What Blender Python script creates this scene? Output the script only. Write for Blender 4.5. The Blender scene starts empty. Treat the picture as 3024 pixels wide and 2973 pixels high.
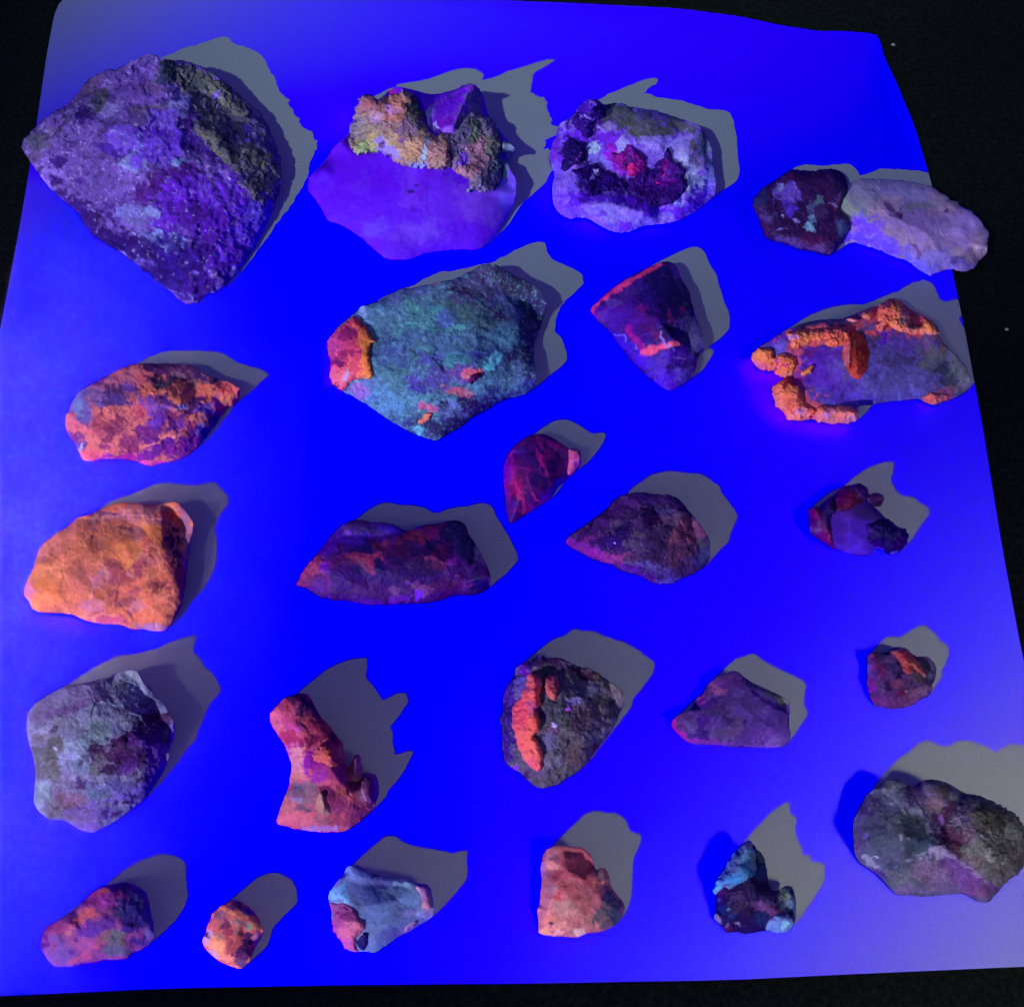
import bpy, math
import numpy as np
from mathutils import Vector, geometry

# ------------------------------------------------------------------ scene, camera, light
sc = bpy.context.scene
sc.render.engine = 'CYCLES'
sc.view_settings.view_transform = 'Standard'
sc.view_settings.look = 'None'
sc.view_settings.exposure = 0.0
sc.view_settings.gamma = 1.0

PW, PH, FPX = 3024.0, 2973.0, 3032.0      # photograph size and focal length in its pixels
TILT, DIST = math.radians(22.0), 0.45     # camera leans 22 degrees off the vertical, 45 cm away
ST, CT = math.sin(TILT), math.cos(TILT)
CAM = np.array([0.0, -DIST * ST, DIST * CT])

cd = bpy.data.cameras.new('camera')
cam = bpy.data.objects.new('camera', cd)
sc.collection.objects.link(cam)
cam.location = CAM
cam.rotation_euler = (TILT, 0, 0)
cd.sensor_width = 36.0
cd.lens = 36.0 * FPX / PW
cd.clip_start, cd.clip_end = 0.01, 20.0
sc.camera = cam

world = bpy.data.worlds.new('World')
sc.world = world
world.use_nodes = True
bg = world.node_tree.nodes['Background']
bg.inputs[0].default_value = (0.15, 0.14, 1.0, 1)
bg.inputs[1].default_value = 0.185

PAPER_COL = bpy.data.collections.new('lit_by_violet')
ROCK_COL = bpy.data.collections.new('excited_by_violet')


def spot(name, loc, target, energy, color, size_deg, blend, radius, rgb=None, link=None):
    ld = bpy.data.lights.new(name, 'SPOT')
    o = bpy.data.objects.new(name, ld)
    sc.collection.objects.link(o)
    o.location = loc
    d = Vector(target) - Vector(loc)
    o.rotation_euler = d.to_track_quat('-Z', 'Y').to_euler()
    ld.energy = energy
    ld.color = color
    ld.spot_size = math.radians(size_deg)
    ld.spot_blend = blend
    ld.shadow_soft_size = radius
    if rgb is not None:
        # a spectral violet lies outside the sRGB triangle: its red and green are below zero
        ld.use_nodes = True
        nt = ld.node_tree
        em = next(n for n in nt.nodes if n.type == 'EMISSION')
        cx = nt.nodes.new('ShaderNodeCombineXYZ')
        for i in range(3):
            cx.inputs[i].default_value = rgb[i]
        nt.links.new(cx.outputs[0], em.inputs[0])
    if link is not None:
        o.light_linking.receiver_collection = link
    return o


LAMP = (-1.29, -1.32, 1.05)
AIM = (0.01, 0.055, 0.0)
TORCH = 345
GLOW = 176
# ultraviolet torch for the paper; an added lamp stands in for the minerals' fluorescence
spot('violet_torch', LAMP, AIM, TORCH, (1, 1, 1), 19.5, 0.9, 0.004, rgb=(-0.155, -0.240, 1.35), link=PAPER_COL)
spot('fluorescence_stand_in', LAMP, (0.08, 0.07, 0), GLOW, (1, 1, 1), 24, 0.8, 0.004, rgb=(0.92, 0.96, 0.93), link=ROCK_COL)
# dim room light: from the near left towards the far edge, from the left, and from the right
spot('room_lamp', (-0.60, -0.60, 1.10), (0.09, 0.46, 0), 21, (0.72, 1.0, 0.75), 30, 1.0, 0.02)
spot('room_lamp', (-0.75, -0.45, 0.95), (-0.43, -0.09, 0), 14, (0.95, 0.88, 1.0), 31, 1.0, 0.02)
spot('room_lamp', (0.90, -0.65, 1.30), (0.41, -0.38, 0), 23, (0.95, 1.0, 0.62), 36, 1.0, 0.14)


# ------------------------------------------------------------------ numpy helpers
def unproject(u, v, z):
    """photo pixel -> point on the level z, through the real camera"""
    dx = (np.asarray(u, float) - PW / 2) / FPX
    dy = -(np.asarray(v, float) - PH / 2) / FPX
    rx, ry, rz = dx, dy * CT + ST, dy * ST - CT
    t = (z - CAM[2]) / rz
    return np.stack([CAM[0] + rx * t, CAM[1] + ry * t, np.zeros_like(t) + z], -1)


def hsh(ix, iy, iz):
    h = (ix.astype(np.int64) * 374761393 + iy.astype(np.int64) * 668265263 + iz * 2147483647) & 0xffffffff
    h = ((h ^ (h >> 13)) * 1274126177) & 0xffffffff
    h = ((h ^ (h >> 16)) * 2246822519) & 0xffffffff
    h = (h ^ (h >> 15)) & 0xffffffff
    return h / 4294967295.0


def vnoise(x, y, seed=0):
    ix, iy = np.floor(x), np.floor(y)
    fx, fy = x - ix, y - iy
    fx = fx * fx * fx * (fx * (fx * 6 - 15) + 10)
    fy = fy * fy * fy * (fy * (fy * 6 - 15) + 10)
    a, b = hsh(ix, iy, seed), hsh(ix + 1, iy, seed)
    c, d = hsh(ix, iy + 1, seed), hsh(ix + 1, iy + 1, seed)
    return (a + (b - a) * fx) * (1 - fy) + (c + (d - c) * fx) * fy


def fbm(x, y, seed=0, octaves=4, gain=0.5):
    s, amp, tot = 0, 1.0, 0
    for i in range(octaves):
        ca, sa = math.cos(0.6 + i), math.sin(0.6 + i)
        s = s + amp * (vnoise((x * ca - y * sa) + 11.3 * i, (x * sa + y * ca) + 5.7 * i, seed + 17 * i) * 2 - 1)
        tot += amp
        amp *= gain
        x, y = x * 2.03, y * 2.03
    return s / tot


def cells(x, y, seed=0):
    """distance to nearest feature point, its random value and a random tilt (chipped facets)"""
    ix, iy = np.floor(x), np.floor(y)
    best = np.full(x.shape, 9.0)
    sec = np.full(x.shape, 9.0)
    val = np.zeros(x.shape)
    tlt = np.zeros(x.shape)
    for oy in (-1, 0, 1):
        for ox in (-1, 0, 1):
            cx, cy = ix + ox, iy + oy
            px, py = cx + hsh(cx, cy, seed), cy + hsh(cx, cy, seed + 1)
            d = np.hypot(x - px, y - py)
            m = d < best
            sec = np.where(m, best, np.minimum(sec, d))
            best = np.where(m, d, best)
            r = hsh(cx, cy, seed + 2)
            ang = 6.283 * hsh(cx, cy, seed + 3)
            val = np.where(m, r, val)
            tlt = np.where(m, (x - px) * np.cos(ang) + (y - py) * np.sin(ang) + (r - 0.5) * 0.6, tlt)
    return best, sec - best, val, tlt


def sstep(a, b, x):
    t = np.clip((x - a) / (b - a), 0, 1)
    return t * t * (3 - 2 * t)


def inside(poly, x, y):
    r = np.zeros(x.shape, bool)
    n = len(poly)
    for i in range(n):
        x1, y1 = poly[i]
        x2, y2 = poly[(i + 1) % n]
        if y1 == y2:
            continue
        c = ((y1 > y) != (y2 > y)) & (x < (x2 - x1) * (y - y1) / (y2 - y1) + x1)
        r ^= c
    return r


def nearest(poly, x, y):
    """closest point on a polygon: distance, point, position along it (edge + t)"""
    bd = np.full(x.shape, 1e18)
    bx, by, bt = np.zeros(x.shape), np.zeros(x.shape), np.zeros(x.shape)
    n = len(poly)
    for i in range(n):
        ax, ay = poly[i]
        ex, ey = poly[(i + 1) % n][0] - ax, poly[(i + 1) % n][1] - ay
        t = np.clip(((x - ax) * ex + (y - ay) * ey) / (ex * ex + ey * ey + 1e-9), 0, 1)
        qx, qy = ax + t * ex, ay + t * ey
        d = (x - qx) ** 2 + (y - qy) ** 2
        m = d < bd
        bd, bx, by, bt = np.where(m, d, bd), np.where(m, qx, bx), np.where(m, qy, by), np.where(m, i + t, bt)
    return np.sqrt(bd), bx, by, bt


def lin(c):
    c = np.asarray(c, float) / 255.0
    return np.where(c <= 0.04045, c / 12.92, ((c + 0.055) / 1.055) ** 2.4)


# ------------------------------------------------------------------ materials
def mineral_material(name, rough=0.75, spec=0.25, grain=900.0, grain_amt=0.35, bump=0.35, sss=0.0):
    m = bpy.data.materials.new(name)
    m.use_nodes = True
    nt = m.node_tree
    N, L = nt.nodes, nt.links
    b = N['Principled BSDF']
    at = N.new('ShaderNodeAttribute'); at.attribute_name = 'mineral_colour'
    tc = N.new('ShaderNodeTexCoord')
    n1 = N.new('ShaderNodeTexNoise'); n1.inputs['Scale'].default_value = grain; n1.inputs['Detail'].default_value = 5; n1.inputs['Roughness'].default_value = 0.65
    L.new(tc.outputs['Object'], n1.inputs['Vector'])
    mr = N.new('ShaderNodeMapRange')
    mr.inputs['From Min'].default_value = 0.3; mr.inputs['From Max'].default_value = 0.7
    mr.inputs['To Min'].default_value = 1 - grain_amt; mr.inputs['To Max'].default_value = 1 + grain_amt
    L.new(n1.outputs['Fac'], mr.inputs['Value'])
    mx = N.new('ShaderNodeVectorMath'); mx.operation = 'SCALE'
    L.new(at.outputs['Color'], mx.inputs[0]); L.new(mr.outputs[0], mx.inputs['Scale'])
    L.new(mx.outputs[0], b.inputs['Base Color'])
    n2 = N.new('ShaderNodeTexNoise'); n2.inputs['Scale'].default_value = grain * 0.7; n2.inputs['Detail'].default_value = 6
    L.new(tc.outputs['Object'], n2.inputs['Vector'])
    bp = N.new('ShaderNodeBump'); bp.inputs['Strength'].default_value = bump; bp.inputs['Distance'].default_value = 0.0008
    L.new(n2.outputs['Fac'], bp.inputs['Height']); L.new(bp.outputs[0], b.inputs['Normal'])
    b.inputs['Roughness'].default_value = rough
    b.inputs['Specular IOR Level'].default_value = spec
    if sss > 0:
        b.inputs['Subsurface Weight'].default_value = sss
        b.inputs['Subsurface Radius'].default_value = (1.0, 0.8, 1.0)
        b.inputs['Subsurface Scale'].default_value = 0.003
    return m


MAT = {
    'rough': mineral_material('rough_matrix_rock', 0.9, 0.12, 1000, 0.26, 0.25),
    'calcite': mineral_material('fluorescent_calcite', 0.75, 0.15, 700, 0.14, 0.12, 0.25),
    'quartz': mineral_material('translucent_quartz', 0.7, 0.12, 350, 0.08, 0.10, 0.4),
    'dark': mineral_material('dark_glassy_mineral', 0.62, 0.18, 800, 0.35, 0.22),
}


# ------------------------------------------------------------------ building a mineral specimen
def resample(pts, step):
    """dense outline with rounded corners"""
    p = np.array(pts, float)
    for _ in range(2):                       # Chaikin corner cutting
        q = np.roll(p, -1, 0)
        p = np.stack([p * 0.8 + q * 0.2, p * 0.2 + q * 0.8], 1).reshape(-1, 2)
    return p


def paint(X, Y, col, R, cx):
    """lay patches, lines and speckles of mineral colour; X,Y are photo pixels"""
    sd = R['seed']
    X0_, Y0_ = X, Y
    X = X0_ + 9 * fbm(X0_ / 38, Y0_ / 38, sd + 900, 4, 0.6)
    Y = Y0_ + 9 * fbm(X0_ / 38, Y0_ / 38, sd + 950, 4, 0.6)
    def speckle(w):
        q = R['seed'] + 3000
        for c, scale, amount, strength in R.get('S', []):
            q += 3
            k = scale * R['s']
            n = fbm(X / k, Y / k, q + int(w * 100), 3, 0.55)
            th = 0.75 - amount * 1.1
            m = sstep(th - 0.10, th + 0.10, n) * strength * w
            col[:] += (lin(c) - col) * m[:, None]
    speckle(1.0)
    for b in R.get('B', []):
        x, y, rx, ry, rot, c = b[:6]
        soft = b[6] if len(b) > 6 else 0.35
        x, y = cx(x, y)
        rx, ry = rx * R['s'], ry * R['s']
        sd += 1
        r = math.radians(rot)
        ux = (X - x) * math.cos(r) + (Y - y) * math.sin(r)
        uy = -(X - x) * math.sin(r) + (Y - y) * math.cos(r)
        rm = min(rx, ry)
        w = fbm(X / (rm * 0.9 + 6), Y / (rm * 0.9 + 6), sd, 5, 0.62) * 1.0 + fbm(X / 12, Y / 12, sd + 400, 3, 0.6) * 0.75 - 0.10
        d = np.hypot(ux / rx, uy / ry) + w
        m = 1 - sstep(1 - soft, 1 + soft * 0.6, d)
        col += (lin(c) - col) * (m * 0.93)[:, None]
    for l in R.get('L', []):
        pts, wd, c = l[:3]
        sd += 1
        wx = X + 5 * fbm(X / 14, Y / 14, sd, 3)
        wy = Y + 5 * fbm(X / 14, Y / 14, sd + 5, 3)
        P = [cx(*q) for q in pts]
        dm = np.full(X.shape, 1e9)
        for i in range(len(P) - 1):
            ax, ay = P[i]; ex, ey = P[i + 1][0] - ax, P[i + 1][1] - ay
            t = np.clip(((wx - ax) * ex + (wy - ay) * ey) / (ex * ex + ey * ey + 1e-9), 0, 1)
            dm = np.minimum(dm, np.hypot(wx - ax - t * ex, wy - ay - t * ey))
        wdp = wd * R['s'] * (0.75 + 0.6 * vnoise(X / 20, Y / 20, sd + 9))
        m = 1 - sstep(wdp * 0.3, wdp * 1.0, dm)
        col += (lin(c) - col) * (m * (l[3] if len(l) > 3 else 0.9))[:, None]
    for x, y, rx, ry, rot, c, ang, ln, wd, amt in R.get('A', []):   # banding along the bedding
        x, y = cx(x, y)
        sd += 1
        r, q = math.radians(rot), math.radians(ang)
        ux = ((X - x) * math.cos(r) + (Y - y) * math.sin(r)) / (rx * R['s'])
        uy = (-(X - x) * math.sin(r) + (Y - y) * math.cos(r)) / (ry * R['s'])
        wx = X + 14 * fbm(X / 60, Y / 60, sd, 2)
        wy = Y + 14 * fbm(X / 60, Y / 60, sd + 3, 2)
        a = (wx * math.cos(q) + wy * math.sin(q)) / (ln * R['s'])
        b_ = (-wx * math.sin(q) + wy * math.cos(q)) / (wd * R['s'])
        n = fbm(a, b_, sd + 6, 4, 0.6)
        m = sstep(0.35 - amt, 0.6 - amt, n) * (1 - sstep(0.75, 1.1, np.hypot(ux, uy) + 0.3 * fbm(X / 40, Y / 40, sd + 8, 3)))
        col += (lin(c) - col) * m[:, None]
    speckle(R.get('sw', 0.4))
    sd += 1
    g = 1 + (0.34 if R.get('mat', 'rough') == 'rough' else 0.2) * fbm(X / 26, Y / 26, sd, 5, 0.65)
    gm = R.get('gm', 1.0) * {'rough': 0.32, 'dark': 0.18, 'calcite': 0.15, 'quartz': 0.05}[R.get('mat', 'rough')]
    _, ed, v1, _ = cells(X / 13, Y / 13, sd + 61)
    _, _, v2, _ = cells(X / 6.5, Y / 6.5, sd + 67)
    g = g * (1 + gm * (v1 - 0.5) + gm * 0.9 * (v2 - 0.5))
    if 'web' in R:
        sc_, c_, st_ = R['web']
        k = sc_ * R['s']
        wx = X + 0.5 * k * fbm(X / k, Y / k, sd + 71, 3)
        wy = Y + 0.5 * k * fbm(X / k, Y / k, sd + 73, 3)
        _, ed, v3, _ = cells(wx / k, wy / k, sd + 75)
        g = g * (1 + 0.34 * (v3 - 0.5))
        m = (1 - sstep(0.03, 0.13, ed)) * st_ * sstep(-0.25, 0.2, fbm(X / (k * 1.5), Y / (k * 1.5), sd + 77, 2))
        col += (lin(c_) - col) * m[:, None]
    col *= g[:, None]
    return col


def linear_field(P, Z, X, Y):
    """heights Z at points P, spread over X,Y by triangles: broken rock faces"""
    res = geometry.delaunay_2d_cdt([Vector((float(a), float(b))) for a, b in P], [], [], 0, 1e-6)
    vs, tris, orig = res[0], res[2], res[3]
    Zv = [Z[o[0]] if len(o) else 0 for o in orig]
    H = np.zeros(X.shape)
    got = np.zeros(X.shape, bool)
    for t in tris:
        (ax, ay), (bx_, by_), (cx_, cy_) = [vs[i] for i in t]
        x0, x1 = min(ax, bx_, cx_), max(ax, bx_, cx_)
        y0, y1 = min(ay, by_, cy_), max(ay, by_, cy_)
        idx = np.nonzero((X >= x0 - 1) & (X <= x1 + 1) & (Y >= y0 - 1) & (Y <= y1 + 1) & ~got)[0]
        if not len(idx):
            continue
        den = (by_ - cy_) * (ax - cx_) + (cx_ - bx_) * (ay - cy_)
        if abs(den) < 1e-9:
            continue
        l1 = ((by_ - cy_) * (X[idx] - cx_) + (cx_ - bx_) * (Y[idx] - cy_)) / den
        l2 = ((cy_ - ay) * (X[idx] - cx_) + (ax - cx_) * (Y[idx] - cy_)) / den
        l3 = 1 - l1 - l2
        ok = (l1 > -1e-4) & (l2 > -1e-4) & (l3 > -1e-4)
        j = idx[ok]
        H[j] = l1[ok] * Zv[t[0]] + l2[ok] * Zv[t[1]] + l3[ok] * Zv[t[2]]
        got[j] = True
    if (~got).any():
        bad = np.nonzero(~got)[0]
        PA = np.array(P)
        d = np.hypot(X[bad][:, None] - PA[None, :, 0], Y[bad][:, None] - PA[None, :, 1])
        H[bad] = np.array(Z)[d.argmin(1)]
    return H


def grid(outline, step):
    o = np.array(outline)
    x0, y0 = o.min(0) - step; x1, y1 = o.max(0) + step
    nx, ny = int((x1 - x0) / step) + 2, int((y1 - y0) / step) + 2
    gx, gy = np.meshgrid(x0 + np.arange(nx) * step, y0 + np.arange(ny) * step)
    cxm, cym = gx[:-1, :-1] + step / 2, gy[:-1, :-1] + step / 2
    keep = inside(outline, cxm, cym)
    idx = -np.ones(gx.shape, int)
    used = np.zeros(gx.shape, int)
    for oy in (0, 1):
        for ox in (0, 1):
            used[oy:ny - 1 + oy, ox:nx - 1 + ox] += keep
    sel = used > 0
    idx[sel] = np.arange(sel.sum())
    X, Y = gx[sel].copy(), gy[sel].copy()
    border = used[sel] < 4
    d, bx, by, bt = nearest(outline, X, Y)
    X[border], Y[border] = bx[border], by[border]
    d[border] = 0
    ky, kx = np.nonzero(keep)
    quads = np.stack([idx[ky, kx], idx[ky + 1, kx], idx[ky + 1, kx + 1], idx[ky, kx + 1]], 1)
    return X, Y, d, bt, border, quads


def smooth(h, quads, fixed, it):
    if it <= 0:
        return h
    E = np.concatenate([quads[:, [0, 1]], quads[:, [1, 2]], quads[:, [2, 3]], quads[:, [3, 0]]])
    n = len(h)
    cnt = np.bincount(E[:, 0], minlength=n) + np.bincount(E[:, 1], minlength=n)
    for _ in range(it):
        s = np.bincount(E[:, 0], h[E[:, 1]], n) + np.bincount(E[:, 1], h[E[:, 0]], n)
        a = s / np.maximum(cnt, 1)
        h = np.where(fixed, h, 0.3 * h + 0.7 * a)
    return h


def make_mesh(name, V, F, col, mat, parent, origin):
    me = bpy.data.meshes.new(name)
    if mat == 'calcite':
        col = col * np.array([1.10, 1.36, 0.90])
    V = V - np.array(origin)
    me.vertices.add(len(V)); me.vertices.foreach_set('co', V.astype(np.float32).ravel())
    me.loops.add(F.size); me.loops.foreach_set('vertex_index', F.astype(np.int32).ravel())
    me.polygons.add(len(F))
    me.polygons.foreach_set('loop_start', np.arange(0, F.size, 4, dtype=np.int32))
    me.polygons.foreach_set('loop_total', np.full(len(F), 4, np.int32))
    me.update(calc_edges=True)
    me.polygons.foreach_set('use_smooth', np.ones(len(F), bool))
    ca = me.attributes.new('mineral_colour', 'FLOAT_COLOR', 'POINT')
    c4 = np.ones((len(V), 4), np.float32); c4[:, :3] = np.clip(col * 1.55, 0.001, 0.92)
    ca.data.foreach_set('color', c4.ravel())
    me.materials.append(MAT[mat])
    o = bpy.data.objects.new(name, me)
    sc.collection.objects.link(o)
    ROCK_COL.objects.link(o)
    if parent is not None:
        o.parent = parent
    else:
        o.location = origin
    return o


MM = 0.001


def relief(X, Y, R):
    """surface relief of a broken mineral, in mm"""
    a = R.get('amp', 1.0) * 0.62
    sd = R['seed'] * 7 + 3
    k = R.get('chip', 55.0)
    wx = X + 10 * fbm(X / 30, Y / 30, sd + 40, 3)
    wy = Y + 10 * fbm(X / 30, Y / 30, sd + 50, 3)
    _, _, _, t1 = cells(wx / k, wy / k, sd)
    _, _, _, t2 = cells(wx / (k * 0.38), wy / (k * 0.38), sd + 9)
    n = fbm(X / 70, Y / 70, sd + 20, 6, 0.60)
    n2 = -np.abs(fbm(X / (k * 0.6), Y / (k * 0.6), sd + 31, 4, 0.55)) * 2 + 0.5
    if 'strata' in R:
        q, sa = math.radians(R['strata'][0]), R['strata'][1]
        u_ = (wx * math.cos(q) + wy * math.sin(q)) / 90
        v_ = (-wx * math.sin(q) + wy * math.cos(q)) / 13
        n = n - sa * np.abs(fbm(u_, v_, sd + 61, 4, 0.55)) * sstep(-0.3, 0.3, fbm(X / 120, Y / 120, sd + 66, 2))
    return a * (0.55 * t1 + 0.22 * t2 + 1.3 * n + 0.5 * n2)


def specimen(R):
    s = R['s']
    ox, oy = R['o']
    cx = lambda x, y: (ox + x * s, oy + y * s)
    R.setdefault('seed', 1)
    sd = R['seed']
    out = resample([cx(*p) for p in R['outline']], 0)
    n = len(out)
    ar = sum(out[i][0] * out[(i + 1) % n][1] - out[(i + 1) % n][0] * out[i][1] for i in range(n))
    sgn = 1 if ar > 0 else -1
    kz = R.get('k', 1.0) * 0.82
    E = R['E'] * R.get('ke', kz) * 1.3
    ez = []
    for i in range(n):
        t = out[(i + 1) % n] - out[i - 1]
        t = t / (np.hypot(*t) + 1e-9)
        nx, ny = sgn * t[1], -sgn * t[0]
        dd = nx * 0.45 + (-ny) * 0.89
        q = max(0.0, min(1.0, (dd + 0.35) / 1.2))
        ez.append(1.0 + E * q * q * (3 - 2 * q))
    ez = np.array(ez)
    ez = np.minimum(ez, 0.72 * kz * max(p[2] for p in R['H']) + 1.5)
    for zx, zy, zr, za in R.get('Z', []):
        zx, zy = cx(zx, zy)
        ez = np.maximum(0.6, ez + za * np.exp(-(((out[:, 0] - zx) ** 2 + (out[:, 1] - zy) ** 2) / (zr * s) ** 2)))
    span = max(np.ptp(out[:, 0]), np.ptp(out[:, 1]))
    step = min(3.7, max(2.2, span / 210))
    X, Y, d, bt, border, quads = grid(out, step)
    # heights (mm) by broken faces between the outline and the chosen interior points
    P = [tuple(p) for p in out[::3]] + [cx(p[0], p[1]) for p in R['H']]
    Z = list(ez[::3]) + [p[2] * kz for p in R['H']]
    H = linear_field(P, Z, X, Y)
    ie = np.floor(bt).astype(int) % n
    fe = bt - np.floor(bt)
    EZ = ez[ie] * (1 - fe) + ez[(ie + 1) % n] * fe
    H = np.where(border, EZ, H)
    rim = R.get('rim', 2.5)
    H = H + rim * (1 - np.exp(-d / 16.0))          # edges roll over instead of rising straight
    H = smooth(H, quads, border, R.get('sm', 10))
    fade = 1 - np.exp(-d / 9.0)
    H = H + relief(X, Y, R) * fade
    H = np.maximum(H, 0.5 + 0.8 * np.minimum(1, d / 20))
    ww = R.get('warp', 3.5)
    XW = X + ww * fbm(X / 17, Y / 17, sd + 70, 4, 0.6)
    YW = Y + ww * fbm(X / 17, Y / 17, sd + 80, 4, 0.6)
    # underside: from the silhouette down to the paper
    run = 30 + EZ * 3.0
    HB = 0.15 + (EZ - 0.15) * (1 - np.clip(d / run, 0, 1)) ** 1.4
    HB = np.minimum(HB, H - 0.3 * (~border))
    HB = np.where(border, H, HB)
    V1 = unproject(XW, YW, H * MM)
    V2 = unproject(XW, YW, HB * MM)
    col = np.tile(lin(R['c']), (len(X), 1))
    col = paint(X, Y, col, R, cx)
    nb = np.nonzero(~border)[0]
    remap = np.arange(len(X)); remap[nb] = len(X) + np.arange(len(nb))
    V = np.concatenate([V1, V2[nb]])
    F = np.concatenate([quads, remap[quads][:, ::-1]])
    C = np.concatenate([col, col[nb]])
    cen = V1.mean(0); org = (cen[0], cen[1], 0.0)
    parts = R.get('parts', [])
    if parts:
        root = bpy.data.objects.new(R['name'], None)
        root.empty_display_size = 0.01
        root.location = org
        sc.collection.objects.link(root)
        make_mesh(R.get('body', 'matrix'), V, F, C, R.get('mat', 'rough'), root, org)
    else:
        root = make_mesh(R['name'], V, F, C, R.get('mat', 'rough'), None, org)
    root['label'] = R['label']
    root['category'] = R.get('cat', 'mineral')
    root['group'] = 'mineral specimens laid out on the glowing paper'
    # parts that stand proud of the body
    Hs = H
    gstep = step
    lut = {}
    gxi = np.round((X - X.min()) / gstep).astype(int)
    gyi = np.round((Y - Y.min()) / gstep).astype(int)
    grd = np.full((gyi.max() + 1, gxi.max() + 1), np.nan)
    grd[gyi, gxi] = Hs
    mn = float(np.nanmin(grd))
    X0, Y0 = X.min(), Y.min()

    def body_h(x, y):
        fx = np.clip((x - X0) / gstep, 0, grd.shape[1] - 1.001)
        fy = np.clip((y - Y0) / gstep, 0, grd.shape[0] - 1.001)
        i, j = np.floor(fx).astype(int), np.floor(fy).astype(int)
        a, b = fx - i, fy - j
        q = [grd[j, i], grd[j, i + 1], grd[j + 1, i], grd[j + 1, i + 1]]
        w = [(1 - a) * (1 - b), a * (1 - b), (1 - a) * b, a * b]
        num = sum(np.where(np.isnan(qq), 0, qq) * wwt for qq, wwt in zip(q, w))
        den = sum(np.where(np.isnan(qq), 0, 1) * wwt for qq, wwt in zip(q, w))
        return np.where(den > 0.01, num / np.maximum(den, 0.01), 2.0)

    for k, Q in enumerate(parts):
        Q = dict(Q); Q['s'] = s; Q['seed'] = sd * 31 + 7 * k + 5
        po = resample([cx(*p) for p in Q['outline']], 0)
        po = po.mean(0) + (po - po.mean(0)) * Q.get('grow', 1.03)
        psp = max(np.ptp(po[:, 0]), np.ptp(po[:, 1]))
        pst = min(4.0, max(2.0, psp / 110))
        x, y, dd, _, bd, qd = grid(po, pst)
        t = Q.get('t', 3.0)
        rl = Q.get('roll', 18.0)
        prof = np.sqrt(np.clip(1 - (1 - np.clip(dd / rl, 0, 1)) ** 2, 0, 1))
        if 'ridge' in Q:                             # a crystal: straight faces up to a line
            A_, B_ = [np.array(cx(*p)) for p in Q['ridge']]
            ee = B_ - A_
            tt = np.clip(((x - A_[0]) * ee[0] + (y - A_[1]) * ee[1]) / (ee @ ee), 0, 1)
            dl = np.hypot(x - A_[0] - tt * ee[0], y - A_[1] - tt * ee[1])
            prof = dd / (dd + dl + 1e-6)
        base = body_h(x, y)
        if 'fill' in Q:                              # spans a hollow or overhangs the body
            base = np.maximum(base, Q['fill'])
        base = smooth(base, qd, np.zeros(len(x), bool), 6)
        rel = relief(x, y, dict(Q, amp=Q.get('amp', 0.6), chip=Q.get('chip', 34.0)))
        top = base - 0.6 + (t + 0.6) * prof + rel * np.clip(dd / 12, 0, 1)
        top = np.where(bd, base - 0.6, top)
        low = np.where(bd, top, np.minimum(base - 1.6, top - 0.8))
        low = np.maximum(low, 0.2)
        top = np.maximum(top, low + 0.05)
        pw = Q.get('warp', 5.0)
        xw = x + pw * (fbm(x / 20, y / 20, Q['seed'] + 1, 4, 0.6) + 0.8 * fbm(x / 9, y / 9, Q['seed'] + 3, 2, 0.6))
        yw = y + pw * (fbm(x / 20, y / 20, Q['seed'] + 2, 4, 0.6) + 0.8 * fbm(x / 9, y / 9, Q['seed'] + 4, 2, 0.6))
        v1, v2 = unproject(xw, yw, top * MM), unproject(xw, yw, low * MM)
        cc = paint(x, y, np.tile(lin(Q['c']), (len(x), 1)), Q, cx)
        nb = np.nonzero(~bd)[0]
        rm = np.arange(len(x)); rm[nb] = len(x) + np.arange(len(nb))
        make_mesh(Q['name'], np.concatenate([v1, v2[nb]]), np.concatenate([qd, rm[qd][:, ::-1]]),
                  np.concatenate([cc, cc[nb]]), Q.get('mat', 'rough'), root, org)
        if 'label' in Q:
            root.children[-1]['label'] = Q['label']
    return root


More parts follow.
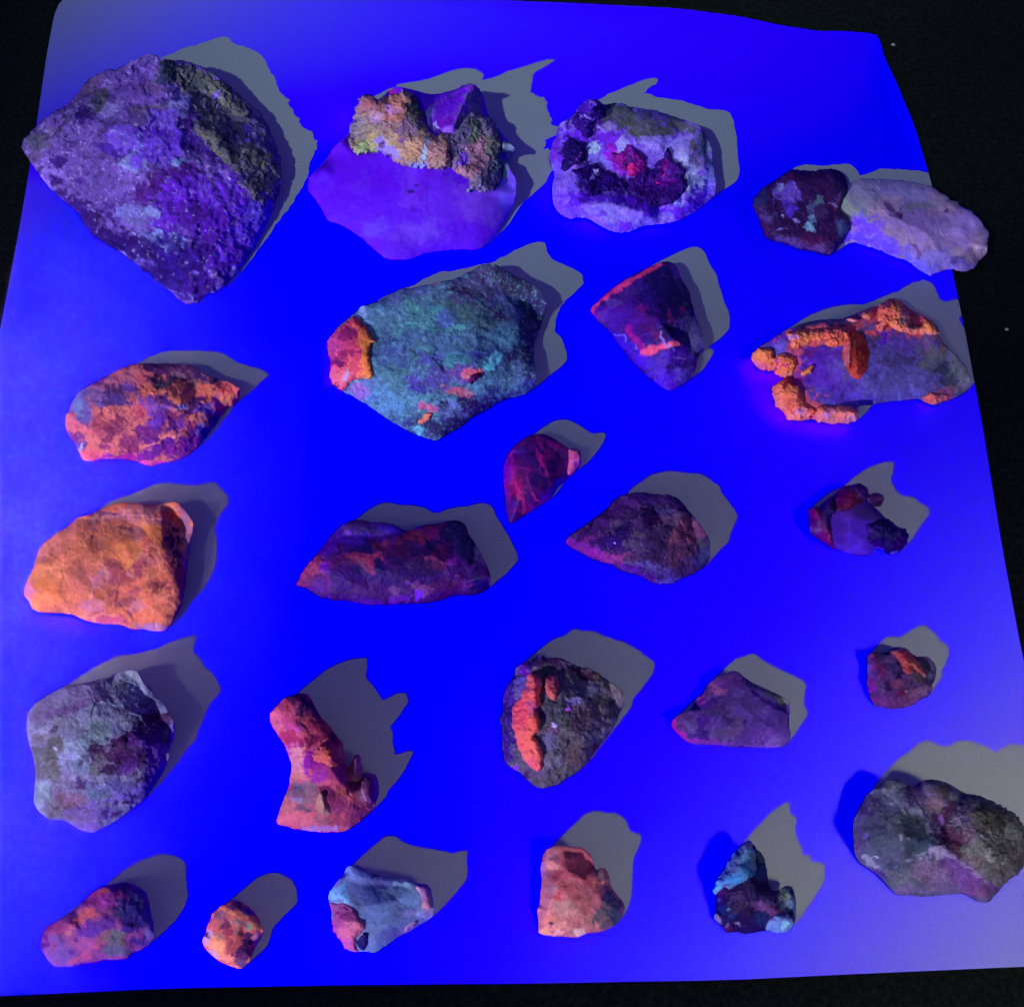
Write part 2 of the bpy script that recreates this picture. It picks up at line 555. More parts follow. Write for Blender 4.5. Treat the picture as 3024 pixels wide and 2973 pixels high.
# ------------------------------------------------------------------ the cloth under the paper
def cloth():
    n = 220
    a = np.linspace(-0.62, 0.62, n)
    gx, gy = np.meshgrid(a, a + 0.05)
    z = -0.0045 + 0.0005 * fbm(gx * 14, gy * 14, 5, 3)
    V = np.stack([gx.ravel(), gy.ravel(), z.ravel()], 1)
    i = np.arange(n * n).reshape(n, n)
    F = np.stack([i[:-1, :-1].ravel(), i[:-1, 1:].ravel(), i[1:, 1:].ravel(), i[1:, :-1].ravel()], 1)
    me = bpy.data.meshes.new('table_cloth')
    me.from_pydata(V.tolist(), [], F.tolist())
    for p in me.polygons:
        p.use_smooth = True
    m = bpy.data.materials.new('black_felt')
    m.use_nodes = True
    N, L = m.node_tree.nodes, m.node_tree.links
    b = N['Principled BSDF']
    tc = N.new('ShaderNodeTexCoord')
    n1 = N.new('ShaderNodeTexNoise'); n1.inputs['Scale'].default_value = 420; n1.inputs['Detail'].default_value = 6; n1.inputs['Roughness'].default_value = 0.8
    n2 = N.new('ShaderNodeTexNoise'); n2.inputs['Scale'].default_value = 9; n2.inputs['Detail'].default_value = 3
    L.new(tc.outputs['Object'], n1.inputs['Vector']); L.new(tc.outputs['Object'], n2.inputs['Vector'])
    cr = N.new('ShaderNodeValToRGB')
    cr.color_ramp.elements[0].position = 0.35; cr.color_ramp.elements[0].color = (0.014, 0.015, 0.013, 1)
    cr.color_ramp.elements[1].position = 0.72; cr.color_ramp.elements[1].color = (0.070, 0.090, 0.058, 1)
    L.new(n1.outputs['Fac'], cr.inputs[0])
    mx = N.new('ShaderNodeMix'); mx.data_type = 'RGBA'; mx.blend_type = 'MULTIPLY'; mx.inputs[0].default_value = 0.6
    L.new(cr.outputs[0], mx.inputs[6]); L.new(n2.outputs['Fac'], mx.inputs[7])
    L.new(mx.outputs[2], b.inputs['Base Color'])
    b.inputs['Roughness'].default_value = 1.0
    b.inputs['Specular IOR Level'].default_value = 0.05
    bp = N.new('ShaderNodeBump'); bp.inputs['Strength'].default_value = 0.8; bp.inputs['Distance'].default_value = 0.0006
    L.new(n1.outputs['Fac'], bp.inputs['Height']); L.new(bp.outputs[0], b.inputs['Normal'])
    me.materials.append(m)
    o = bpy.data.objects.new('table_cloth', me)
    sc.collection.objects.link(o)
    o['kind'] = 'structure'
    # a felt under ultraviolet returns almost nothing of it: only the room light reaches the eye
    return o


def paper():
    # outline in photo pixels; the near right corner lies outside the frame
    O = [(178, 3), (160, 45), (140, 150), (100, 420), (60, 660), (0, 975), (-75, 1400), (-150, 1850), (-240, 2350), (-330, 2948),
         (0, 2940), (500, 2917), (1000, 2908), (1560, 2903), (2150, 2893), (2500, 2876), (3024, 2853), (3290, 2842),
         (3230, 2600), (3140, 2250), (3060, 2080), (3018, 1930), (2960, 1620), (2900, 1250), (2850, 980), (2800, 740),
         (2745, 520), (2700, 370), (2650, 250), (2612, 170), (2598, 118), (2585, 100), (2490, 92), (2420, 93), (2300, 74), (2180, 48), (2000, 25),
         (1700, 10), (1500, 2), (1200, -30), (900, -48), (600, -48), (300, -30), (215, -15)]
    p = np.array(O, float)
    for _ in range(1):
        q = np.roll(p, -1, 0)
        p = np.stack([p * 0.88 + q * 0.12, p * 0.12 + q * 0.88], 1).reshape(-1, 2)
    X, Y, d, bt, border, quads = grid(p, 22.0)
    def zz(x, y):   # the far and the right edge lift a little off the table
        e1 = 0.0035 * np.exp(-np.maximum(0, (y + 60)) / 70.0)
        e2 = 0.0030 * np.exp(-np.maximum(0, 2790 - x + (y - 700) * 0.22) / 60.0) * sstep(700, 100, y)
        return e1 + e2
    z = zz(X, Y)
    T = unproject(X, Y, z); B = T.copy(); B[:, 2] -= 0.0006
    ne = len(X)
    V = np.concatenate([T, B])
    F = [tuple(q) for q in quads] + [tuple(q[::-1] + ne) for q in quads]
    cnt = {}
    for q in quads:
        for k in range(4):
            a, b = q[k], q[(k + 1) % 4]
            if (b, a) in cnt: del cnt[(b, a)]
            else: cnt[(a, b)] = 1
    F += [(a, a + ne, b + ne, b) for a, b in cnt]
    me = bpy.data.meshes.new('paper_sheet')
    me.from_pydata(V.tolist(), [], [tuple(int(i) for i in f) for f in F])
    m = bpy.data.materials.new('white_paper')
    m.use_nodes = True
    N, L = m.node_tree.nodes, m.node_tree.links
    b = N['Principled BSDF']
    tc = N.new('ShaderNodeTexCoord')
    n1 = N.new('ShaderNodeTexNoise'); n1.inputs['Scale'].default_value = 900; n1.inputs['Detail'].default_value = 4
    L.new(tc.outputs['Object'], n1.inputs['Vector'])
    cr = N.new('ShaderNodeValToRGB')
    cr.color_ramp.elements[0].position = 0.3; cr.color_ramp.elements[0].color = (0.70, 0.70, 0.70, 1)
    cr.color_ramp.elements[1].position = 0.7; cr.color_ramp.elements[1].color = (0.80, 0.80, 0.79, 1)
    L.new(n1.outputs['Fac'], cr.inputs[0]); L.new(cr.outputs[0], b.inputs['Base Color'])
    b.inputs['Roughness'].default_value = 0.9
    b.inputs['Specular IOR Level'].default_value = 0.1
    bp = N.new('ShaderNodeBump'); bp.inputs['Strength'].default_value = 0.15; bp.inputs['Distance'].default_value = 0.0003
    L.new(n1.outputs['Fac'], bp.inputs['Height']); L.new(bp.outputs[0], b.inputs['Normal'])
    me.materials.append(m)
    o = bpy.data.objects.new('paper_sheet', me)
    sc.collection.objects.link(o)
    PAPER_COL.objects.link(o)
    o['label'] = 'large white paper sheet glowing blue under ultraviolet light beneath all the rocks'
    o['category'] = 'paper'


cloth()
paper()

G_ROCKS = [
# 1 the big boulder, top left
dict(name='crusted_boulder', label='largest rock, mottled lilac and grey boulder in the far left corner', seed=11, sw=.75, Z=[(850,150,150,11),(1120,210,220,7),(1530,560,200,-3)], A=[(1350,600,330,130,44,(42,38,67),42,90,24,.16),(1350,600,330,130,44,(95,77,144),42,110,15,.06),(450,430,230,90,-28,(61,50,88),-22,120,15,.12),(800,1330,330,110,30,(22,5,76),28,70,30,.22)], k=0.75, ke=0.8, o=(0, 80), s=.5163,
 outline=[(120,690),(125,650),(175,610),(215,555),(290,500),(390,445),(430,390),(510,300),(570,260),(680,235),(760,190),(840,148),(890,165),(925,190),(1010,190),(1100,205),(1200,245),(1290,320),(1380,400),(1470,470),(1530,560),(1570,640),(1600,740),(1612,850),(1590,960),(1560,1060),(1510,1170),(1440,1290),(1370,1390),(1300,1480),(1240,1520),(1160,1550),(1120,1590),(1060,1585),(1000,1540),(900,1450),(800,1370),(690,1290),(600,1240),(530,1190),(480,1120),(440,1050),(350,990),(250,880),(190,790),(150,730)],
 E=11, H=[(300,620,16),(480,520,21),(640,360,19),(850,240,17),(900,420,32),(1100,350,21),(1250,450,19),(1400,600,16),(1180,620,30),(1060,420,33),(1330,800,31),(1460,960,22),(1230,620,33),(1000,560,37),(760,620,38),(560,760,27),(820,850,40),(1050,850,38),(1560,860,14),(1300,1050,27),(1100,1100,31),(900,1050,32),(650,1000,19),(800,1220,17),(1000,1300,22),(1200,1300,17),(1080,1450,9),(350,760,12)],
 amp=1.7, chip=60, sm=4, warp=6, c=(98,70,161), mat='rough',
 B=[(500,330,110,60,-25,(96,67,124)),(560,420,60,50,0,(61,60,86)),(250,640,110,60,-30,(95,77,134)),(290,820,80,70,40,(123,94,196)),(200,660,60,40,-30,(77,73,105)),
  (620,480,60,40,-20,(114,100,177)),(820,380,120,70,0,(105,71,168)),(860,350,60,30,0,(92,67,124)),(730,560,120,40,-8,(77,52,124)),(900,470,110,30,-5,(88,67,120)),
  (1060,440,60,80,10,(110,105,182)),(940,250,50,70,0,(33,43,74)),(850,180,70,40,0,(66,50,124)),(1080,215,60,22,10,(72,52,144)),
  (1110,300,130,60,25,(68,73,84)),(1300,420,150,60,38,(84,82,88)),(1400,520,110,60,45,(88,88,88)),(1350,620,190,70,45,(80,67,105)),(1420,740,150,70,50,(80,77,99)),(1290,640,150,40,48,(88,80,92)),(1480,850,100,60,50,(86,77,115)),(1540,600,60,110,-30,(61,63,124)),(1580,760,30,130,-8,(66,58,144)),(1250,480,50,60,0,(103,71,196)),(1440,640,60,30,50,(96,67,192)),
  (780,700,60,70,0,(123,126,216)),(760,780,70,40,0,(110,113,182)),(700,650,90,60,0,(105,67,211)),(900,720,120,90,0,(103,58,225)),(1000,620,90,50,0,(92,50,201)),(960,530,90,50,0,(105,71,211)),
  (860,600,110,35,5,(66,25,163)),(1130,500,70,50,20,(54,18,115)),(1060,560,50,40,0,(44,8,100)),(1110,660,80,60,20,(45,16,120)),(1220,740,100,50,30,(54,21,124)),(1340,860,60,30,45,(39,16,100)),
  (480,510,45,50,0,(36,10,96)),(340,770,50,30,0,(45,16,105)),(320,870,30,30,0,(52,16,115)),(480,890,50,30,0,(61,25,124)),(620,700,70,30,20,(66,33,153)),(700,1010,150,80,20,(74,50,134)),(560,880,120,110,0,(84,60,144)),
  (940,880,120,60,-15,(65,20,115)),(840,960,90,60,-20,(58,15,100)),(1060,860,60,50,0,(70,16,124)),(1050,960,150,110,0,(84,31,182)),(1150,1100,260,200,10,(77,20,168)),(1330,1000,150,130,40,(88,33,192)),(1300,1230,150,180,20,(72,16,158)),(1440,1150,90,120,20,(80,42,182)),(1490,1050,60,110,20,(74,54,177)),
  (1080,1060,90,50,-10,(63,18,134)),(650,1080,110,50,10,(61,33,120)),(760,1080,100,55,20,(96,88,168)),(860,1060,50,30,0,(105,109,177)),(600,1140,110,50,10,(96,67,163)),(900,1220,100,45,15,(103,113,192)),(980,1260,55,40,-60,(110,126,196)),(1010,1220,40,25,0,(105,126,192)),
  (600,1200,140,75,28,(38,11,88)),(500,1110,110,70,30,(42,15,96)),(800,1300,220,100,28,(31,6,86)),(980,1420,190,100,32,(29,6,94)),(1080,1330,150,130,20,(35,6,113)),(420,1020,110,40,40,(52,20,105)),(1030,1500,90,60,30,(38,16,115)),(1180,1470,120,60,-15,(52,13,124)),(480,1080,50,60,0,(44,18,105)),
  (820,1340,60,14,10,(84,63,163)),(1260,1280,35,60,20,(92,42,182)),(1110,1420,20,25,0,(105,75,192)),(1170,930,40,25,-40,(114,67,220)),(1015,775,35,20,0,(114,126,211)),(840,1200,60,20,30,(83,79,153))],
 S=[((56,22,108),38,.33,.6),((150,135,215),22,.20,.7),((40,10,90),13,.30,.7),((128,96,190),60,.2,.4)],
 parts=[dict(name='layered_ledge', sw=.6, t=1.3, roll=44, amp=.9, chip=40, warp=9, mat='rough', c=(77,72,99), strata=(44,1.5),
   outline=[(1000,230),(1060,215),(1180,260),(1290,340),(1390,430),(1480,510),(1560,640),(1600,760),(1600,880),(1570,990),(1500,1010),(1420,960),(1350,880),(1310,800),(1240,730),(1150,650),(1090,590),(1130,500),(1060,400),(1010,320)],
   B=[(1110,290,110,50,25,(65,70,80)),(1260,400,130,50,40,(86,85,88)),(1340,440,60,40,30,(98,94,96)),(1180,600,110,40,40,(84,80,94)),(1400,660,150,50,52,(79,65,113)),(1450,760,110,60,52,(91,82,94)),(1300,720,150,40,48,(80,77,88)),(1470,870,90,50,50,(91,80,107)),(1540,640,60,110,-30,(65,58,134)),(1230,400,30,26,0,(114,75,206)),(1420,620,50,30,50,(101,67,196)),(1340,870,50,40,45,(38,16,96)),(1100,330,40,26,0,(35,43,59)),(1500,560,50,40,30,(80,63,134))],
   A=[(1320,620,420,420,0,(38,35,63),44,80,13,.20),(1320,620,420,420,0,(105,90,153),44,70,12,.06),(1320,620,420,420,0,(98,94,84),44,90,20,.05)],
   S=[((130,118,170),12,.22,.6),((38,34,62),14,.24,.6)]),
  dict(name='painted_cleft', t=.6, roll=20, amp=1.2, chip=30, warp=8, mat='rough', c=(31,40,63),  # thin dark patch: the shade of a cleft put into its colour
   outline=[(915,190),(960,200),(1010,200),(1020,260),(990,320),(950,310),(920,260)], S=[((60,66,84),14,.25,.5)])],
 L=[([(250,660),(330,610),(385,520)],7,(52,46,72)),([(720,470),(840,465),(960,440)],9,(79,71,100),.7),([(1140,590),(1260,690),(1340,820)],12,(83,79,96),.6),([(560,490),(610,380),(620,320)],9,(61,63,81),.8)]),
# 2 violet slab with orange crust
dict(name='crusted_slab', label='smooth violet slab topped by knobbly orange and olive crust and a purple crystal', seed=22, Z=[(760,430,90,9),(1230,400,60,18),(1530,850,50,3)], k=1.1, ke=1.5, o=(880, 80), s=.4202, body='slab', mat='quartz',
 outline=[(65,1150),(75,1050),(180,960),(250,840),(370,740),(390,600),(430,500),(500,470),(570,520),(620,460),(700,415),(800,440),(950,480),(1100,440),(1230,400),(1300,470),(1330,600),(1390,700),(1460,780),(1520,830),(1530,880),(1470,940),(1490,1000),(1540,1080),(1530,1220),(1470,1330),(1400,1450),(1340,1520),(1270,1570),(1100,1565),(900,1590),(780,1640),(620,1640),(540,1570),(440,1480),(330,1410),(270,1380),(210,1370),(160,1270),(110,1200)],
 E=9, H=[(250,1050,7),(400,900,12),(600,900,16),(480,620,15),(700,600,21),(800,800,22),(1000,850,23),(1200,700,22),(1350,900,16),(1450,1050,9),(1300,1150,16),(1000,1100,19),(700,1150,15),(450,1150,11),(700,1400,8),(1000,1350,12),(1250,1400,8)],
 amp=.45, chip=160, sm=26, warp=1.5, c=(78,12,215),
 B=[(400,1120,330,190,0,(76,2,222)),(820,1120,90,130,0,(92,32,205)),(1050,1250,230,140,0,(84,22,205)),(1350,1250,180,180,0,(92,42,195)),(1450,1120,80,120,0,(85,60,200)),(550,1420,120,60,-20,(86,45,225),.7),(850,1450,150,80,0,(90,45,222),.7),(750,1580,200,60,0,(80,15,225),.7),(1220,1450,140,100,0,(78,5,215),.6),(120,1080,60,120,0,(70,5,190),.6),(900,1060,40,120,20,(80,10,190),.6),
  (800,1158,20,12,0,(30,10,110)),(836,1113,12,9,0,(40,12,120)),(1045,1505,14,10,0,(45,15,120)),(800,1290,30,25,0,(70,10,180)),
  (580,455,120,60,-30,(130,20,140)),(1500,850,40,40,0,(90,105,150)),(1440,1000,50,90,0,(70,80,120))],
 S=[((95,50,215),170,.3,.35)],
 parts=[
  dict(name='orange_crust', t=6.5, roll=30, amp=1.7, chip=52, warp=9, mat='calcite', c=(138,95,115),
   outline=[(365,830),(400,600),(440,500),(500,470),(560,520),(640,490),(760,450),(830,500),(870,600),(900,700),(940,760),(1060,760),(1080,860),(1070,980),(960,1000),(850,990),(760,970),(640,920),(560,860),(470,900),(390,890)],
   B=[(500,540,90,70,0,(135,70,110)),(650,600,130,70,0,(140,78,100)),(700,520,100,50,0,(150,80,95)),(560,640,50,60,0,(145,100,180)),(650,590,50,30,-30,(150,85,180)),(450,720,80,90,0,(108,90,140)),(520,760,70,90,0,(120,90,110)),(450,850,80,50,0,(125,125,110)),(640,830,160,50,20,(150,115,105)),(800,850,120,70,20,(165,110,120)),(820,600,50,110,-10,(60,60,75)),(760,700,110,50,0,(115,75,140)),(960,860,100,90,0,(140,85,120)),(630,870,80,60,30,(120,90,215)),(890,860,14,90,15,(130,135,215)),(850,970,70,20,0,(115,110,215)),
    (590,735,14,14,0,(70,25,90)),(590,830,14,14,0,(60,15,90)),(635,905,14,14,0,(60,15,90)),(590,935,20,14,0,(50,10,100)),(850,820,12,10,0,(80,20,80)),(938,910,14,16,0,(85,25,80)),(575,880,12,10,0,(60,20,110)),(410,660,16,14,0,(60,20,90)),(720,800,30,20,30,(110,60,140))],
   S=[((165,120,165),18,.3,.6),((95,60,100),26,.3,.6),((70,20,80),10,.12,.8)]),
  dict(name='olive_crust', t=5, roll=26, amp=1.9, chip=42, warp=9, mat='rough', c=(102,88,130),
   outline=[(1040,780),(1120,700),(1200,600),(1290,620),(1350,640),(1390,720),(1420,830),(1430,950),(1430,1060),(1370,1130),(1280,1150),(1180,1160),(1210,1080),(1150,1050),(1080,980),(1050,900)],
   B=[(1180,760,110,110,0,(80,72,120)),(1290,870,90,90,0,(150,100,135)),(1250,980,80,60,0,(120,80,110)),(1380,820,60,90,0,(98,98,100)),(1250,740,50,70,0,(70,85,80)),(1160,950,40,60,0,(115,60,220)),(1180,1010,70,30,30,(140,95,120)),(1400,960,50,90,0,(70,82,110)),(1190,1150,40,20,0,(120,125,150)),(1290,1120,30,40,0,(125,110,170)),(1355,730,24,30,0,(150,130,160)),(1280,920,10,14,0,(80,20,60)),(1230,990,30,25,0,(95,60,80))],
   S=[((150,110,150),16,.35,.65),((60,60,80),18,.3,.65)]),
  dict(name='purple_crystal', t=7.5, ridge=[(1190,470),(1090,700)], amp=.5, chip=60, warp=4, mat='quartz', c=(92,40,180),
   outline=[(880,600),(920,530),(1050,470),(1150,420),(1235,400),(1290,460),(1300,600),(1200,680),(1100,760),(1020,755),(930,740)],
   B=[(1080,540,130,60,-30,(85,8,190)),(1020,670,60,50,0,(88,5,160)),(900,620,40,70,20,(105,95,200)),(1240,520,60,100,0,(85,72,135)),(1170,620,60,70,0,(90,60,130)),(1060,740,70,30,0,(120,70,200)),(960,690,20,18,0,(140,120,230)),(1230,420,50,30,0,(80,30,140))]),
  dict(name='white_grain', t=4, roll=16, amp=.5, warp=2, mat='quartz', c=(98,105,150),
   outline=[(1430,800),(1500,810),(1530,850),(1520,900),(1470,930),(1430,880)], S=[((70,90,100),16,.3,.6)])]),
# 3 geode
dict(name='geode', label='white rimmed geode with dark purple and magenta druse in its hollow', seed=33, Z=[(480,255,90,15),(1320,455,120,3)], k=0.9, ke=1.1, o=(1580, 200), s=.3614, body='shell', mat='rough',
 outline=[(105,760),(130,650),(170,540),(200,450),(290,415),(350,330),(430,255),(520,260),(560,310),(690,285),(800,325),(960,345),(1080,380),(1200,430),(1320,455),(1400,530),(1440,640),(1460,800),(1475,950),(1478,1040),(1400,1110),(1300,1190),(1150,1265),(1000,1285),(880,1300),(780,1350),(650,1355),(540,1300),(460,1250),(380,1225),(280,1245),(190,1190),(140,1100),(135,980),(160,880)],
 E=9, H=[(250,560,11),(430,380,18),(620,330,16),(900,420,19),(1200,520,16),(1400,700,12),(1420,900,9),(1250,700,20),(1250,950,16),(1000,620,20),(820,600,20),(620,560,16),(300,700,12),(230,1000,8),(330,850,11),(560,900,4),(560,760,9),(800,1000,3),(1050,900,4),(1000,1060,5),(900,1180,12),(620,1120,12),(1250,1120,9),(400,1120,8),(1180,1080,12),(1230,860,16),(1050,700,13)],
 amp=.9, chip=60, sm=7, warp=4, c=(108,72,210),
 B=[(250,450,60,50,0,(120,90,215)),(170,700,70,120,0,(95,30,205)),(150,900,60,110,0,(88,60,215)),(200,1080,100,120,0,(95,55,230)),(330,950,70,110,10,(98,70,210)),(300,1180,150,60,10,(95,50,235)),
  (620,1180,160,90,0,(112,95,205)),(800,1230,150,80,0,(110,85,215)),(1050,1210,120,50,-8,(108,85,215)),(640,1310,120,40,0,(92,60,220)),(730,1290,50,40,0,(80,20,200)),(550,1200,40,25,0,(90,45,190)),
  (300,600,110,80,20,(75,20,200)),(600,650,170,110,20,(88,20,190)),(720,780,140,80,30,(110,15,165)),(560,470,100,60,10,(75,15,140)),(450,740,70,90,0,(105,90,225)),(470,640,45,50,0,(145,160,235)),(720,640,55,70,-25,(125,115,205)),(560,490,90,25,0,(115,90,195)),(600,470,40,35,0,(130,110,195)),
  (900,560,110,50,10,(120,100,205)),(1050,620,200,80,10,(118,98,210)),(1200,700,110,120,20,(122,110,215)),(1270,860,100,120,0,(138,135,212)),(1290,950,90,70,0,(145,145,222)),(1160,1060,60,60,0,(110,110,220)),(1320,760,50,60,0,(120,100,165)),
  (700,380,130,80,20,(62,66,76)),(900,450,190,70,12,(72,76,84)),(1050,420,180,50,18,(75,55,140)),(1230,490,150,40,25,(70,74,92)),(830,530,70,40,10,(82,85,80)),(1380,620,70,110,0,(74,82,130)),(1430,850,45,160,0,(62,64,140)),(1000,520,110,30,0,(70,72,85)),(1290,640,24,60,-10,(85,75,90)),(1390,700,14,110,-5,(40,45,100)),
  (1300,1110,180,70,-28,(70,8,190)),(1180,1190,60,50,-20,(82,25,190)),(350,1060,110,60,0,(75,15,210)),(900,1120,160,70,12,(72,5,190)),(600,1060,190,50,5,(70,8,195)),
  (440,270,50,30,0,(120,70,190)),(540,300,20,70,-20,(120,90,190)),(770,980,40,40,0,(120,120,225)),(740,935,70,18,0,(95,70,200)),(860,790,50,40,0,(110,80,180)),(560,930,190,100,0,(34,2,100)),(980,960,200,130,0,(38,2,108)),(330,680,90,100,0,(34,2,98)),(720,780,22,20,0,(150,140,225)),(550,760,40,60,-30,(110,90,210))],
 S=[((140,120,225),26,.22,.5),((80,40,170),22,.22,.5)],
 L=[([(620,700),(680,740),(700,790)],9,(190,30,140),.8),([(790,870),(830,830),(900,850)],9,(215,30,120),.9),([(590,640),(640,700),(720,730)],8,(175,25,150),.7)],  # small magenta glints painted as lines
 parts=[
  dict(name='dark_druse', grow=1.13, t=4, roll=16, amp=2.0, chip=26, warp=9, mat='dark', c=(40,4,105),
   outline=[(800,940),(880,840),(980,850),(1000,780),(1040,770),(1050,690),(1100,700),(1110,770),(1160,790),(1210,830),(1200,900),(1230,950),(1180,1000),(1140,1050),(1100,1090),(1000,1110),(920,1080),(820,1030),(760,1000)],
   B=[(1050,920,70,55,0,(92,2,140)),(1110,870,60,50,0,(60,2,120)),(1060,790,50,40,0,(95,5,120)),(1045,868,14,12,0,(230,60,150)),(995,935,12,10,0,(190,20,150)),(900,900,60,60,0,(45,2,110))], S=[((90,2,140),16,.25,.8),((12,0,70),22,.3,.8)]),
  dict(name='dark_druse', grow=1.13, t=3.5, roll=16, amp=1.8, chip=26, warp=8, mat='dark', c=(26,2,95),
   outline=[(320,860),(400,820),(500,800),(560,840),(640,880),(700,930),(760,960),(770,1000),(690,1000),(620,1010),(560,1000),(500,1040),(430,1060),(420,960),(360,900)],
   B=[(500,860,14,10,0,(150,140,225)),(460,900,10,30,20,(130,100,210)),(600,940,60,40,0,(40,5,120))], S=[((70,10,150),15,.25,.8),((8,0,60),22,.3,.7)]),
  dict(name='dark_druse', grow=1.13, t=3.5, roll=16, amp=1.6, chip=26, warp=7, mat='dark', c=(24,2,88),
   outline=[(240,640),(290,580),(340,620),(400,620),(400,690),(370,760),(300,800),(240,840),(215,800),(250,740)],
   B=[(370,710,20,12,-30,(130,60,180)),(335,740,10,8,0,(100,40,190))], S=[((50,5,120),15,.2,.8)]),
  dict(name='dark_druse', grow=1.13, t=4.5, roll=18, amp=1.8, chip=28, warp=7, mat='dark', c=(38,4,112),
   outline=[(310,470),(320,400),(370,330),(440,270),(520,280),(560,340),(540,420),(470,440),(470,520),(420,570),(370,500)],
   B=[(440,410,70,12,15,(120,90,210)),(430,300,60,50,0,(62,20,165)),(480,270,40,20,0,(110,70,190)),(380,330,30,30,0,(60,10,160))], S=[((75,30,170),18,.25,.8),((14,0,80),20,.3,.7)]),
  dict(name='magenta_druse', grow=1.12, t=2.5, roll=14, amp=1.6, chip=22, warp=8, mat='dark', c=(100,5,120),
   outline=[(640,690),(700,720),(780,640),(820,680),(900,730),(890,800),(930,850),(870,890),(800,880),(740,830),(680,790),(640,760)],
   B=[(800,820,26,50,20,(185,20,120)),(700,740,40,36,0,(135,8,140)),(760,760,40,40,0,(50,2,100)),(850,720,50,40,30,(70,5,110)),(780,690,30,50,0,(90,15,130))], S=[((215,40,130),11,.16,.8),((44,2,100),18,.4,.8)])]),  # the brightest pink blobs are painted glints
# 4 dark cluster with a pale tail, top right
dict(name='pale_mineral_with_dark_end', label='long dusty lilac stone with a dark lump on one end, overhanging the paper edge', seed=44, k=0.95, ke=1.9, o=(2200, 400), s=.4130, body='pale_stone', mat='quartz',
 outline=[(600,560),(650,430),(720,350),(850,308),(1000,315),(1150,325),(1340,365),(1400,410),(1470,460),(1520,475),(1545,520),(1610,530),(1670,590),(1720,660),(1748,710),(1735,790),(1725,860),(1680,890),(1640,950),(1580,978),(1510,965),(1480,955),(1380,985),(1330,1010),(1250,970),(1180,910),(1080,880),(960,820),(850,790),(780,760),(700,800),(620,700)],
 E=8, H=[(750,500,12),(900,450,15),(1100,430,14),(1300,480,12),(1100,600,16),(900,620,13),(850,710,7),(1050,760,10),(1300,700,16),(1500,620,13),(1600,650,11),(1600,780,12),(1400,850,11),(1550,900,9),(1250,900,8)],
 amp=.55, chip=70, sm=9, warp=4, c=(136,110,152),
 B=[(880,390,170,80,0,(111,104,153)),(1150,400,200,70,8,(113,102,168)),(760,540,110,80,0,(109,118,123)),(700,470,60,60,0,(100,111,125)),(850,480,80,50,0,(108,104,142)),(900,660,150,90,10,(95,47,216),.6),(800,740,110,50,10,(82,45,233),.6),(1000,780,160,60,20,(93,59,216),.6),(1200,640,200,120,0,(118,93,165)),(1500,700,170,120,0,(132,107,176)),(1600,620,100,90,30,(141,113,193)),(1400,900,200,70,10,(113,96,188)),(1250,930,120,40,25,(96,85,205)),(1570,930,70,40,0,(100,75,170)),(1500,480,40,30,20,(119,108,119)),
  (1030,525,40,30,20,(70,47,104)),(1100,555,30,22,0,(59,31,96)),(1060,570,26,14,0,(79,56,113)),(1440,545,16,14,0,(79,56,108)),(1200,787,22,14,20,(77,41,108)),(1250,840,30,36,-20,(91,62,125)),(1200,552,14,10,0,(85,70,125)),(1500,900,30,60,60,(70,54,125)),(1665,805,12,8,0,(182,165,216)),(1260,500,120,30,0,(102,100,131))],
 S=[((128,110,160),14,.28,.5),((84,66,125),22,.25,.5)],
 parts=[dict(name='dark_lump', t=7, roll=44, fill=4.0, amp=1.1, chip=60, warp=3, mat='dark', c=(40,14,72),
   outline=[(62,510),(75,440),(130,380),(210,335),(280,280),(345,245),(440,262),(540,258),(610,242),(680,265),(725,320),(728,400),(690,480),(670,540),(740,590),(750,650),(720,720),(660,780),(620,850),(560,850),(500,830),(390,810),(260,765),(150,735),(125,640),(90,560)],
   B=[(300,400,80,60,20,(92,62,185)),(345,450,70,60,0,(95,65,175)),(310,520,50,50,0,(72,40,180)),(240,370,30,40,30,(110,110,180)),(520,475,50,24,-20,(78,105,130)),(470,530,26,40,0,(68,70,125)),(475,600,26,40,0,(90,118,165)),(465,655,34,26,0,(105,138,180)),(540,560,50,50,0,(58,35,90)),(360,610,24,12,30,(130,120,200)),(260,680,36,8,-10,(110,90,180)),(268,575,10,10,0,(130,120,200)),(640,500,40,8,10,(95,70,140)),(160,580,60,40,0,(62,42,110)),(100,450,60,60,0,(30,32,88)),(700,680,50,60,0,(42,52,105)),(560,800,120,40,10,(72,42,110)),(300,760,110,30,12,(66,40,120)),(700,330,50,70,0,(28,18,72)),(490,740,100,50,0,(60,15,72)),(300,290,100,40,-20,(55,10,72))],
   S=[((68,10,60),24,.32,.6),((18,4,62),26,.32,.7),((90,70,140),9,.08,.8)])]),
# 5 green rock
dict(name='green_glowing_rock', label='large teal green speckled rock with an orange block on its left end', seed=55, sw=.85, Z=[(1260,270,110,5),(1620,520,100,2)], k=0.8, ke=1.0, o=(900, 660), s=.4388, body='green_matrix', mat='rough',
 outline=[(150,850),(165,760),(230,690),(290,640),(340,600),(370,560),(430,545),(500,520),(560,480),(640,440),(740,435),(830,410),(900,392),(1000,380),(1080,340),(1150,300),(1220,270),(1300,280),(1380,330),(1470,380),(1560,420),(1610,480),(1630,560),(1605,640),(1580,720),(1550,800),(1540,860),(1545,960),(1560,1060),(1530,1130),(1440,1170),(1350,1185),(1250,1240),(1130,1310),(1050,1370),(960,1420),(880,1470),(800,1440),(720,1410),(640,1370),(560,1320),(480,1270),(420,1220),(350,1180),(270,1140),(210,1100),(165,1050),(180,930)],
